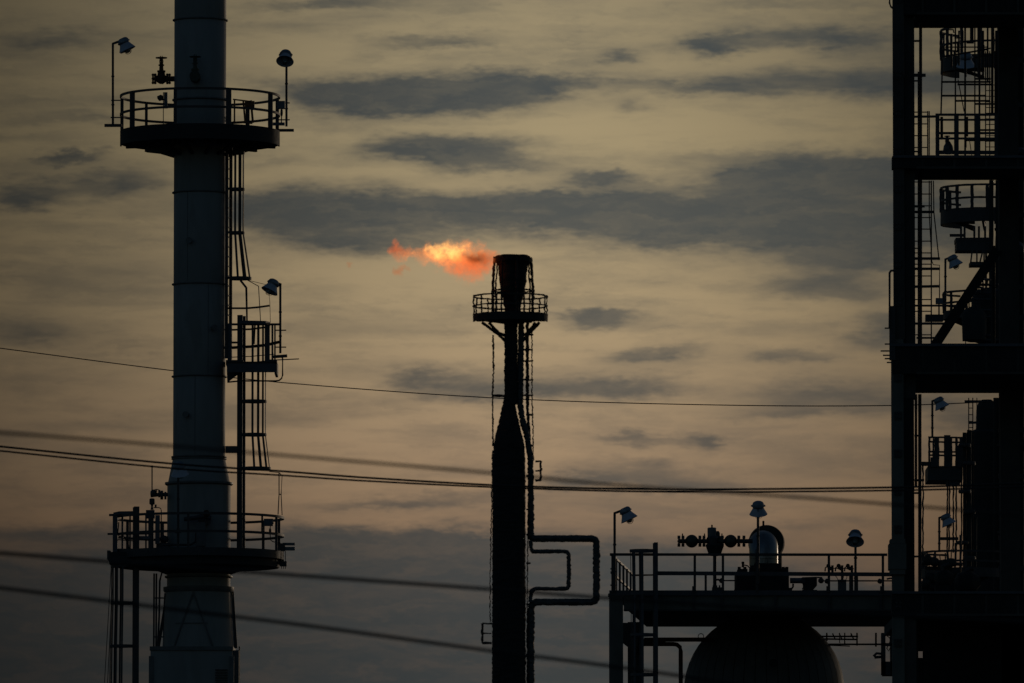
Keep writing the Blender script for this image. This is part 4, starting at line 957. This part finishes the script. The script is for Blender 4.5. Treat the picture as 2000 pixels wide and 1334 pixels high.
# ================================================================== RIGHT FRAME
YR = 222.0
rf = Thing('support_frame', 'tall dark frame of columns and thick beams filling the right side', 'frame', (X(1880, YR), YR, 0))
def cbox(name, x0, x1, y0, y1, b0, b1, m, parent=None):
    """box whose front face fills the given span at YR, reaching from b0 to b1 metres back"""
    a = pt(x0, y1, YR); b = pt(x1, y0, YR)
    return rf.part(name, box(((a.x+b.x)/2, YR+(b0+b1)/2, (a.z+b.z)/2), (b.x-a.x, b1-b0, b.z-a.z)), m, parent=parent)
gz = 1334+ (Z(1334, YR)/(YR/FPX))
def col(x0, x1, ytop, b0, b1, m, name='column', ybot=None):
    a = pt(x0, ytop, YR); b = pt(x1, ytop, YR); z1 = Z(ytop, YR); z0 = 0 if ybot is None else Z(ybot, YR)
    return rf.part(name, box(((a.x+b.x)/2, YR+(b0+b1)/2, (z0+z1)/2), (b.x-a.x, b1-b0, z1-z0)), m)
# front column, two tones: outer face and inner flange
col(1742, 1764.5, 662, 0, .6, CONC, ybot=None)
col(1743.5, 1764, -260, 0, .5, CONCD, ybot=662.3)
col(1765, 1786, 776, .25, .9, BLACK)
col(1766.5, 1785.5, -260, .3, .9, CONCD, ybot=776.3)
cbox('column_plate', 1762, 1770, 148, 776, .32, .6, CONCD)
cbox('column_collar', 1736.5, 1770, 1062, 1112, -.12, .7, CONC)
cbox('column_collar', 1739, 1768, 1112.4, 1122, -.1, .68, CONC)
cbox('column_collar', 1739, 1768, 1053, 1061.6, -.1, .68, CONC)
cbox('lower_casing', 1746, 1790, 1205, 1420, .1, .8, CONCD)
# floors
def floor_(y_top, face, dep, x0=1743, x1=2360):
    cbox('floor_beam', x0, x1, y_top, y_top+face, .02 if x0 > 1750 else -.05, .5, BLACK)
    cbox('floor_slab', x0+24, x1, y_top+face-20, y_top+face-1, .51, dep, CONCD)
floor_(-60, 88, 3.2, 1766); cbox('parapet', 1766, 2360, -260, -61, .1, .5, CONCD)
cbox('floor_lip', 1744, 2360, 304, 309, -.12, -.052, BLUST)
floor_(305, 24, 3.2)
floor_(674, 56, 7.0); cbox('floor_lip', 1738, 2360, 671.5, 677, -.12, -.052, BLUST)
cbox('bracket_plate', 1737, 1748, 598, 704, -.1, -.003, STEEL)
floor_(1158, 44, 12.0, 1742); cbox('floor_lip', 1742, 2360, 1155, 1160, -.12, -.052, BLUST)
cbox('lower_wall', 1790, 1804, 1195, 1460, 3.0, 3.4, BLACK)
cbox('lower_wall', 1815, 2360, 1195, 1460, 3.0, 3.4, BLACK)
cbox('lower_wall', 1804.1, 1814.9, 1195, 1261, 3.05, 3.4, BLACK)
cbox('lower_wall', 1804.1, 1814.9, 1275, 1460, 3.05, 3.4, BLACK)
# stiffeners, flanges and bolt plates on the beams and columns
for yt, yb, xs0 in ((-20, 27, 1800), (309.5, 328, 1800), (678, 729, 1800), (1161, 1201, 1800)):
    for x in range(xs0, 2300, 62): cbox('web_stiffener', x, x+4, yt, yb, -.05, .019, CONCD)
    cbox('bottom_flange', 1790, 2360, yb-2, yb+2.5, -.14, -.052, CONCD)
for y in range(-10, 1320, 74):
    if not 640 < y < 700: 
        cbox('splice_plate', 1747, 1761, y, y+16, -.03, -.002, CONCD)
        for bx in (1750, 1757.5):
            for by in (y+3, y+11): 
                c_ = pt(bx+.8, by, YR); rf.part('bolt_head', lathe([(.03, 0), (.03, .03)], (c_.x, YR-.03, c_.z), 6, (0, -1, 0)), STEEL)
for x0, x1, b in ((1962, 2000, 3.0), (2140, 2190, 0), (2320, 2370, 0), (2140, 2190, 12), (2320, 2370, 12)):
    col(x0, x1, -260, b, b+.6, CONCD)
# diagonal brace
a = pt(1948, 488, YR+3); b = pt(1825, 676, YR+3)
rf.part('diagonal_brace', sweep([a, b], rect(.26, .24), up=(0, 1, 0)), BLACK)
# conduits running up the inner side of the column
cn = Thing('conduit_run', 'pair of vertical conduits along the inner side of the right column', 'conduit', pt(1797, 1155, YR+1))
YC = YR+1
def conduit(x, y0, y1, r):
    cn.part('conduit', sweep([pt(x, y1, YC), pt(x, y0, YC)], circ(r, 8)), STEEL)
conduit(1798, 45, 672, .042); conduit(1793.5, 140, 672, .018); conduit(1796.5, 770, 1158, .045); conduit(1790, 770, 950, .02); conduit(1787.5, 770, 950, .014)
for x0, y, x1, w in ((1765, 80, 1799, .05), (1784, 147, 1808, .08), (1784, 158, 1796, .04), (1784, 403, 1806, .06), (1784, 485, 1794, .03), (1784, 296, 1796, .04), (1786, 851, 1800, .05), (1786, 938, 1805, .06), (1786, 963, 1800, .05), (1786, 1087, 1800, .05), (1784, 597, 1870, .05), (1784, 632, 1845, .06), (1790, 660, 1830, .05)):
    cn.bar('conduit_clamp', pt(x0, y, YC-.05), pt(x1, y, YC-.05), STEEL, w, w)
hk = Thing('hand_grab', 'small curved grab bar at the top left edge of the right column', 'grab bar', pt(1740, 18, YR))
hk.part('bar', sweep([pt(x, y, YR) for x, y in ((1743, -8), (1738, -4), (1737.5, 6), (1740, 13), (1746, 18))], circ(.025, 8)), STEEL)
sb = Thing('side_bracket', 'thin pipe and short pegs on the left face of the right column', 'bracket', pt(1737, 705, YR))
sb.part('side_pipe', sweep([pt(x, y, YR-.15) for x, y in ((1748, 528), (1740, 529), (1737.5, 533), (1737.5, 640))], circ(.03, 8)), STEEL)
for x, y, w in ((1728, 641, .035), (1728, 672, .035), (1720, 685.5, .035), (1724.5, 694, .035), (1728, 700.5, .035), (1732, 708, .035)):
    sb.bar('peg', pt(x, y, YR-.1), pt(1745, y, YR-.1), STEEL, w, w)

# ladders inside the frame
def thin_ladder(label, xs, y0, y1, Y, rungs, bars=(), hoops=(), m=STEEL, sw=.035, jitter=0, rw=.03):
    t = Thing('ladder', label, 'ladder', pt((xs[0]+xs[-1])/2, y1, Y))
    J = (lambda g: jit(g, jitter, 5)) if jitter else (lambda g: g)
    for x in xs: 
        if jitter: t.part('stile', J(sweep(dens([pt(x, y1, Y), pt(x, y0, Y)], .1), rect(sw, sw))), m)
        else: t.bar('stile', pt(x, y1, Y), pt(x, y0, Y), m, sw, sw)
    for y in rungs: t.bar('rung', pt(xs[0], y, Y), pt(xs[-1], y, Y), m, rw, round_=True)
    for b in bars: t.part('cage_bar', J(sweep([pt(x, y, Y-.3) for x, y in b], rect(.03, .02))), m)
    for b in hoops: t.part('cage_hoop', J(sweep([pt(x, y, Y-.3) for x, y in b], rect(.02, .07))), m)
    return t
thin_ladder('narrow ladder in the top opening of the right frame', (1784, 1812), 217, 305, YR+1.6, (219, 242, 265, 288), bars=[[(1815, 217), (1815, 305)]])
thin_ladder('long narrow ladder in the second opening of the right frame', (1783, 1819), 353, 672, YR+1.6, [355.5, 379, 402, 425, 447.5, 471, 494, 516, 539, 560, 585, 608, 654],
   bars=[[(1815, 353), (1815, 420), (1820, 510), (1823, 517), (1835, 518), (1835, 582)], [(1823, 353), (1824, 415), (1834, 508)]], hoops=[[(1784, 414), (1824, 414)], [(1784, 505), (1836, 505)], [(1784, 525), (1836, 525)], [(1784, 560), (1836, 559)]])

# background towers (seen through the openings, softened by heat shimmer)
YBK = 300.0
JA = .018
bt = Thing('background_column', 'broad dark vertical vessel behind the right frame', 'tower', (X(2010, YBK), YBK, 0))
bt.part('vessel_shell', lathe([(mm(62, YBK), 0), (mm(62, YBK), Z(-200, YBK)), (mm(30, YBK), Z(-240, YBK))], (X(2012, YBK), YBK, 0), 48), CHAR)
for y in (330, 470, 640, 870, 1040): bt.part('stiffener_ring', lathe([(mm(62, YBK), Z(y, YBK)-.04), (mm(66, YBK), Z(y, YBK)-.04), (mm(66, YBK), Z(y, YBK)+.04), (mm(62, YBK), Z(y, YBK)+.04)], (X(2012, YBK), YBK, 0), 48, cap=False), CHAR)
bt2 = Thing('background_column', 'dark round shouldered vessel behind the lowest opening of the right frame', 'tower', (X(1925, YBK+6), YBK+6, 0))
def bl_(r, y): return (mm(r, YBK+6), Z(y, YBK+6))
bt2.part('vessel_shell', jit(lathe([(mm(42, YBK+6), 0), bl_(42, 1155), bl_(42, 1000), bl_(41, 900), bl_(40, 845), bl_(22, 838), bl_(21, 800), bl_(18, 788), bl_(10, 781)], (X(1927, YBK+6), YBK+6, 0), 40), JA), CHAR)
for (y0, y1, w) in ((850, 1155, 9), (700, 1155, 8)):
    pass
for x, w in ((1886, 4), (1893, 3), (1899, 3), (1945, 5), (1952, 4)):
    bt2.part('riser_pipe', sweep([pt(x, 1200, YBK+3), pt(x, 845 if x < 1930 else 777, YBK+3)], circ(mm(w, YBK), 10)), CHAR)
# dark pipework and equipment masses at the far right
ms_ = Thing('pipe_bundle', 'dense bundle of dark vertical pipes at the far right edge', 'pipes', (X(1990, YR+5), YR+5, 0))
YM2 = YR+5
for x, w, y0, y1 in ((1958, 8, -20, 500), (1972, 5, -20, 680), (1986, 7, 30, 1200), (1996, 4, -20, 1200), (1958, 6, 770, 1200), (1970, 8, 770, 1200), (1940, 4, 480, 690)):
    ms_.part('vertical_pipe', sweep([pt(x, y1, YM2), pt(x, y0, YM2)], circ(mm(w, YM2), 12)), CHAR)
for y in (118, 205, 420, 560, 620, 840, 930, 1050, 1110): ms_.bar('pipe_support', pt(1950, y, YM2-.4), pt(2010, y, YM2-.4), BLUST, .09, .12)
for (x, y, r) in ((1985, 490, 18), (1975, 1000, 15), (1992, 870, 14), (1990, 300, 12)):
    ms_.part('valve_body', lathe([(mm(r*.4, YM2), -.3), (mm(r, YM2), -.1), (mm(r, YM2), .1), (mm(r*.4, YM2), .3)], pt(x, y, YM2-.7), 20, (.3, -1, .1)), BLUST)

def bg_platform(label, cx, cy_deck, r, Y, rail_px, deck_px, posts, a0=180, a1=360):
    c = (X(cx, Y), Y); z = Z(cy_deck, Y)
    return ring_platform(c, z, mm(r, Y), mm(r*.3, Y), label, posts, a0=a0, a1=a1, rail_h=mm(rail_px, Y), fascia=mm(deck_px, Y), tube=.06, m=STEEL, jitter=JA, brackets=4, knee=.2, toe=.1, group='round platforms behind the right frame')
bg_platform('large round platform with curved rails at the top right', 1950, 122, 110, 285, 62, 22, [(a, .1) for a in (183, 205, 228, 250, 275, 160)], a0=130, a1=345)
bg_platform('round platform with curved rails in the second opening of the right frame', 1925, 418, 86, 290, 50, 22, [(a, .11) for a in (182, 208, 228, 250, 270, 160, 140)], a0=120, a1=350)
bg_platform('low round platform with curved rail behind the diagonal brace', 1915, 615, 72, 290, 42, 10, [(a, .09) for a in (184, 215, 245, 280, 160)], a0=120, a1=350)
bg_platform('round platform just above the lowest beam of the right frame', 1880, 1118, 82, 290, 38, 12, [(a, .08) for a in (184, 205, 225, 245, 270, 160, 130)], a0=110, a1=350)
s2 = Thing('small_platform', 'small hanging platform under the round one in the second opening', 'platform', pt(1900, 490, 288))
s2.part('deck', jit(join(boxpx(1867, 464, 1936, 472, 288, 1.2), boxpx(1868, 472, 1936, 489, 288, 1.2)), JA), STEEL)
s2.part('lower_deck', jit(boxpx(1895, 511, 1932, 518, 288, 1), JA), STEEL)
for x in (1877, 1884, 1903, 1912, 1924): s2.bar('hanger', pt(x, 466, 288), pt(x, 442, 288), STEEL, .07, .07)
for x0, x1 in ((1899, 1896), (1908, 1908), (1920, 1914), (1922, 1922)): s2.bar('hanger', pt(x0, 488, 288), pt(x1, 512, 288), STEEL, .05, .05)
s2.part('side_arm', jit(boxpx(1855, 457, 1882, 462, 288, .1), JA), STEEL)
# box platform in the top opening
YX = YR+3.2
bp_ = Thing('box_platform', 'rectangular railed platform in the top opening of the right frame', 'platform', pt(1895, 304, YX))
for y, w in ((224, .06), (234, .05), (260, .06), (270.5, .055)):
    bp_.bar('rail', pt(1827, y, YX), pt(1965, y, YX), BLUST, w, w)
bp_.bar('toe_plate', pt(1827, 297.5, YX), pt(1965, 298, YX), BLUST, .04, .1)
for x, w in ((1831, .1), (1868, .12), (1909, .12), (1947, .1)):
    bp_.bar('post', pt(x, 304, YX-.05), pt(x, 222, YX-.05), BLUST, w, w)
bp_.part('hanging_tool', join(boxpx(1885, 228, 1891, 266, YX+.1, .1), boxpx(1886, 266, 1888, 288, YX+.1, .06)), RUST)
bp_.part('grip_box', boxpx(1837, 228, 1842, 272, YX+.1, .1), RUST)
bp_.part('small_pump', join(lathe([(.09, -.14), (.14, -.05), (.12, .08), (.05, .2)], pt(1852, 291, YX+.3), 12), lathe([(.04, 0), (.06, .1), (.03, .25)], pt(1850, 283, YX+.3), 10), lathe([(.08, -.01), (.08, .01)], pt(1850, 266, YX+.3), 12)), GALV)
bp_.bar('access_arm', pt(1784, 228, YX-.4), pt(1830, 227.5, YX-.4), BLUST, .06, .06)
# tall cage ladder behind the box platform
YY = YR+5
tl = Thing('caged_ladder', 'broad cage ladder between the round and the box platform at top right', 'ladder', pt(1900, 304, YY))
for x, w in ((1866, .04), (1885, .05), (1904, .035), (1913, .05), (1925, .03), (1933, .03), (1944, .05), (1951, .04)):
    tl.bar('cage_bar', pt(x, 304, YY), pt(x, 50 if x < 1920 else 100, YY), STEEL, w, w)
tl.part('side_bar', sweep([pt(1838, 222, YY), pt(1840, 150, YY), pt(1839.5, 58, YY), pt(1862, 58, YY), pt(1863, 64, YY)], circ(.022, 7)), STEEL)
for x0, x1, y in ((1840, 1926, 187), (1867, 1932, 197), (1903, 1952, 203), (1838, 1935, 160), (1870, 1940, 165), (1905, 1935, 154), (1905, 1950, 254), (1885, 1955, 274)):
    tl.bar('cage_hoop', pt(x0, y, YY), pt(x1, y, YY), STEEL, .035, .05)
tl.part('stay_wire', sweep([pt(1871, 155, YY), pt(1883, 218, YY)], circ(.014, 5)), CABLE)
tl.part('stay_wire', sweep([pt(1893, 270, YY), pt(1898, 304, YY)], circ(.012, 5)), CABLE)
for x0, y0, x1, y1 in ((1871, 83, 1871, 100), (1880, 60, 1880, 82), (1865, 98, 1864, 110)):
    tl.bar('hanging_pipe', pt(x0, y0, YY-.2), pt(x1, y1, YY-.2), STEEL, .06, round_=True)
# platform in the lowest opening
YZ = 292
lz = Thing('railed_platform', 'boxy railed platform in the lowest opening of the right frame', 'platform', pt(1845, 938, YZ))
lz.part('deck', jit(join(boxpx(1813, 910, 1880, 938, YZ, 2.4), boxpx(1800, 902, 1818, 909, YZ, .3)), JA), STEEL)
for y in (854, 863, 882, 889): lz.part('rail', jit(sweep(dens([pt(1813, y, YZ), pt(1886, y+1, YZ)], .1), rect(.05, .06)), JA), STEEL)
for x, w in ((1815, .07), (1823, .06), (1829, .14), (1832, .08), (1850, .22), (1858, .07), (1868, .08), (1878, .14), (1886, .12)): lz.part('post', jit(sweep(dens([pt(x, 912, YZ), pt(x, 850 if w > .2 else 854, YZ)], .1), rect(w, .08)), JA), STEEL)
lz.part('panel', jit(boxpx(1818, 893, 1834, 912, YZ-.1, .1), JA), STEEL)
lz.part('panel', jit(boxpx(1870, 870, 1888, 912, YZ-.1, .1), JA), STEEL)
for x, y0, y1 in ((1850, 940, 1075), (1854, 940, 1075), (1862, 940, 1080), (1867.5, 940, 1080), (1802.5, 905, 1120)):
    lz.part('hanging_chain', jit(sweep(dens([pt(x, y1, YZ), pt(x, y0, YZ)], .09), circ(.028, 6)), JA*1.3, 7), STEEL)
lz.part('cage_hoop', jit(boxpx(1848, 942, 1875, 948, YZ, .3), JA), STEEL)
lz.part('cage_hoop', jit(boxpx(1835, 1049, 1872, 1055, YZ, .1), JA), STEEL)
# ladder right of it
thin_ladder('short ladder up to the round shouldered vessel behind the right frame', (1892, 1900), 777, 845, 296, (783, 797, 810, 823, 835), bars=[[(1900, 777), (1900, 845)], [(1908, 777), (1908, 840)]])
lb = Thing('ladder_bracket', 'small dark crossbars at the top of the short ladder', 'bracket', pt(1900, 785, 295))
lb.bar('crossbar', pt(1884, 784, 295), pt(1918, 784, 295), STEEL, .08, .08); lb.bar('crossbar', pt(1891, 826, 295), pt(1912, 825, 295), STEEL, .06, .08)
# small valves & clutter above the lowest beam
for i, (x, y, s, lab) in enumerate(((1845, 1130, .9, 'small dark pump between the conduits and the low round platform'), (1890, 1138, 1.2, 'squat dark pump below the low round platform beside the far vessel'))):
    q = Thing('pump', lab, 'pump', pt(x, 1157, YR+6+i)); Yq = YR+6+i
    q.part('pump_casing', lathe([(.1*s, -.3*s), (.24*s, -.2*s), (.26*s, .1*s), (.1*s, .28*s)], pt(x, y, Yq), 20, (1, 0, .15)), CHAR)
    q.part('pump_foot', boxpx(x-18, y+12, x+18, 1157, Yq-.2, .5), BLACK)
    q.part('discharge_pipe', sweep([pt(x-4, y, Yq), pt(x-4, y-22, Yq), pt(x+10, y-28, Yq)], circ(.07, 10)), STEEL)
rc_ = random.Random(11)
YG = 286
eq = Thing('equipment_block', 'dark cluster of pipes and drums right of the diagonal brace', 'equipment', pt(1925, 672, YG))
eq.part('drum', jit(lathe([(.3, 0), (.55, .08), (.6, .5), (.6, 1.5), (.5, 1.75), (.2, 1.9)], pt(1932, 672, YG+1), 24), JA), CHAR)
eq.part('drum', jit(lathe([(.2, 0), (.4, .06), (.42, .9), (.3, 1.1), (.1, 1.2)], pt(1903, 668, YG), 20), JA), CHAR)
eq.part('casing', jit(boxpx(1908, 568, 1952, 612, YG+.5, 1.0), JA), STEEL)
for x, w, y0, y1 in ((1936, 9, 352, 672), (1948, 8, 352, 672), (1920, 3, 540, 672), (1912, 2.5, 560, 672), (1893, 2.5, 560, 614), (1886, 2, 575, 672), (1926, 4, 490, 580), (1941, 3, 45, 120)):
    eq.part('vertical_pipe', jit(sweep(dens([pt(x, y1, YG+1.6), pt(x, y0, YG+1.6)], .3), circ(mm(w/2, YG), 8)), JA), CHAR)
for x0, x1, y in ((1896, 1935, 573), (1905, 1950, 556), (1888, 1936, 585), (1893, 1935, 655), (1880, 1950, 664), (1898, 1945, 606), (1895, 1935, 619)):
    eq.part('cross_pipe', jit(sweep(dens([pt(x0, y, YG), pt(x1, y, YG)], .2), circ(.045, 7)), JA), STEEL)
for x, y in ((1912, 548), (1928, 545), (1919, 562), (1897, 640)):
    eq.part('valve_handwheel', jit(lathe([(.03, -.2), (.05, -.05), (.15, -.03), (.15, .0), (.02, .02)], pt(x, y, YG-.2), 14, (rc_.uniform(-.4, .4), -.3, 1)), .008), STEEL)
lc = Thing('valve_cluster', 'cluster of small valves and drop pipes above the lowest beam of the right frame', 'valves', pt(1840, 1157, YG))
for x, w, y0, y1 in ((1808, 2.5, 1078, 1157), (1815, 2, 1090, 1157), (1824, 3, 1084, 1150), (1836, 2, 1086, 1157), (1847, 3, 1080, 1157), (1858, 2, 1072, 1157), (1866, 4, 1060, 1157), (1876, 5, 1045, 1157)):
    lc.part('drop_pipe', jit(sweep(dens([pt(x, y1, YG), pt(x, y0, YG)], .12), circ(mm(w/2, YG), 8)), JA), STEEL)
for x0, x1, y in ((1800, 1880, 1100), (1806, 1860, 1109), (1812, 1880, 1122), (1802, 1872, 1134), (1808, 1850, 1146)):
    lc.part('header_pipe', jit(sweep(dens([pt(x0, y, YG), pt(x1, y+2, YG)], .15), circ(.06, 8)), JA), STEEL)
for x, y in ((1812, 1094), (1824, 1097), (1841, 1104), (1856, 1099), (1818, 1128), (1835, 1140), (1866, 1118), (1808, 1140)):
    b_ = lc.part('valve_body', jit(lathe([(.05, -.2), (.14, -.12), (.16, 0), (.14, .1), (.05, .2)], pt(x, y, YG-.2), 14, (rc_.uniform(-1, 1), -.2, rc_.uniform(-.5, .8))), .012), CHAR)
for x, y, rr in ((1818, 1146, .3), (1850, 1142, .42), (1868, 1138, .36)):
    lc.part('small_drum', jit(lathe([(rr*.5, -.35), (rr, -.2), (rr, .25), (rr*.4, .36)], pt(x, y, YG+.8), 18, (1, .3, .1)), .012), CHAR)
mc = Thing('pipe_manifold', 'stack of dark pipes and flanges left of the round shouldered vessel', 'pipework', pt(1890, 1157, 291))
for x, w, y0, y1 in ((1884, 7, 845, 1157), (1878, 3, 905, 1080), (1893, 9, 840, 1157), (1905, 6, 1010, 1157)):
    mc.part('riser_pipe', jit(sweep(dens([pt(x, y1, 291), pt(x, y0, 291)], .2), circ(mm(w/2, 291), 10)), JA), CHAR)
for x, y in ((1884, 870), (1893, 905), (1884, 960), (1893, 1000), (1880, 1060), (1893, 1090)):
    mc.part('pipe_flange', jit(lathe([(.2, -.06), (.22, 0), (.2, .06)], pt(x, y, 290.8), 16), .012), STEEL)
# extra detail inside the top opening
for i_, (x0, y0, x1, y1, w) in enumerate(((1845, 110, 1930, 96, .05), (1858, 66, 1858, 130, .07), (1873, 60, 1873, 128, .05), (1846, 92, 1930, 92, .035), (1864, 74, 1880, 74, .04), (1898, 50, 1898, 84, .1), (1912, 50, 1912, 150, .09), (1888, 82, 1902, 82, .09), (1920, 60, 1920, 150, .06), (1929, 50, 1929, 160, .05), (1938, 50, 1938, 222, .07), (1947, 60, 1947, 304, .1), (1905, 100, 1935, 94, .04), (1905, 112, 1935, 108, .04), (1922, 88, 1922, 108, .03))):
    tl.bar('hanging_pipe', pt(x0, y0, YY+.6), pt(x1, y1, YY+.6), STEEL, w, round_=True)
for y in range(166, 300, 11): tl.bar('rung', pt(1925, y, YY+.3), pt(1944, y, YY+.3), STEEL, .022, round_=True)
# floodlights of the right side
fl_px('pale floodlight seen from its back on the large round platform at top right', 1886, 108, 1886, 150, 275, 85, sc=1.12, tilt=20, off=.05)
fl_px('floodlight leaning right on its pole in the second opening of the right frame', 1846.5, 507, 1846.5, 590, 286, 0, sc=.95, off=.22)
fl_px('floodlight just below the beam at the top of the lowest opening', 1821, 784, 1821, 853, 290, 0, sc=.95, off=.2)
fl_px('floodlight on the short pole in front of the hanging chains', 1834.5, 1012, 1834.5, 1078, 290, 0, sc=.95, off=.2)
fb = Thing('equipment_box', 'grey equipment box beside the pole in the second opening', 'box', pt(1835, 595, 286))
fb.part('box', jit(boxpx(1828, 582, 1842, 593, 286, .3), .01), GALV)
fb.part('bracket', jit(boxpx(1808, 614, 1842, 627, 286, .4), .01), STEEL)
fb.bar('stand', pt(1834, 614, 286), pt(1834, 592, 286), STEEL, .05, .05)

# ================================================================== POWER LINES
def wire(label, pts, Y0, Y1, d):
    # smooth curve through the points, carried on far beyond both sides of the view
    import bisect
    xs = [p[0] for p in pts]; ys = [p[1] for p in pts]; n = len(xs)
    m_ = [0]*n
    for i in range(n):
        if i == 0: m_[i] = (ys[1]-ys[0])/(xs[1]-xs[0])
        elif i == n-1: m_[i] = (ys[-1]-ys[-2])/(xs[-1]-xs[-2])
        else: m_[i] = (ys[i+1]-ys[i-1])/(xs[i+1]-xs[i-1])
    def f(x):
        if x <= xs[0]: return ys[0]+m_[0]*(x-xs[0])-8e-6*(x-xs[0])**2
        if x >= xs[-1]: return ys[-1]+m_[-1]*(x-xs[-1])-8e-6*(x-xs[-1])**2
        i = bisect.bisect(xs, x)-1; h = xs[i+1]-xs[i]; t = (x-xs[i])/h
        return (2*t**3-3*t**2+1)*ys[i]+(t**3-2*t**2+t)*h*m_[i]+(-2*t**3+3*t**2)*ys[i+1]+(t**3-t**2)*h*m_[i+1]
    P = []
    for i in range(141):
        x = -2500+7000*i/140
        Y = Y0+(Y1-Y0)*(x/2000)
        P.append(pt(x, f(x), Y))
    return single('power_line', sweep(P, circ(d/2, 8)), CABLE, label, 'power line', 'power lines across the view', smooth=True)
wire('thin single wire passing behind the grey tower below the small side platform', [(0, 680), (330, 723), (560, 748), (980, 778), (1400, 791), (1740, 792), (2000, 782)], 300, 300, .034)
wire('soft blurred wire just above the twin cables at the left', [(0, 845), (300, 868), (560, 890), (950, 923), (1200, 947), (1500, 967), (1740, 985), (2000, 1006)], 54, 60, .019)
wire('upper wire of the twin dark cables crossing the tower cone', [(0, 872), (340, 906), (560, 921), (700, 932), (1000, 949), (1300, 955.5), (1740, 952), (2000, 944)], 140, 140, .034)
wire('lower wire of the twin dark cables crossing the tower cone', [(0, 880.5), (340, 915), (560, 929), (700, 938.5), (1000, 953), (1300, 960.5), (1740, 958), (2000, 951)], 140, 140, .030)
wire('soft blurred wire passing under the lower round platform', [(0, 1080), (215, 1097), (500, 1118), (960, 1151), (1200, 1169), (1600, 1194), (2000, 1215)], 58, 62, .026)
wire('lowest soft blurred wire across the foot of the tower', [(0, 1148), (300, 1185), (600, 1222), (950, 1270), (1200, 1302), (1500, 1345), (2000, 1420)], 58, 62, .026)
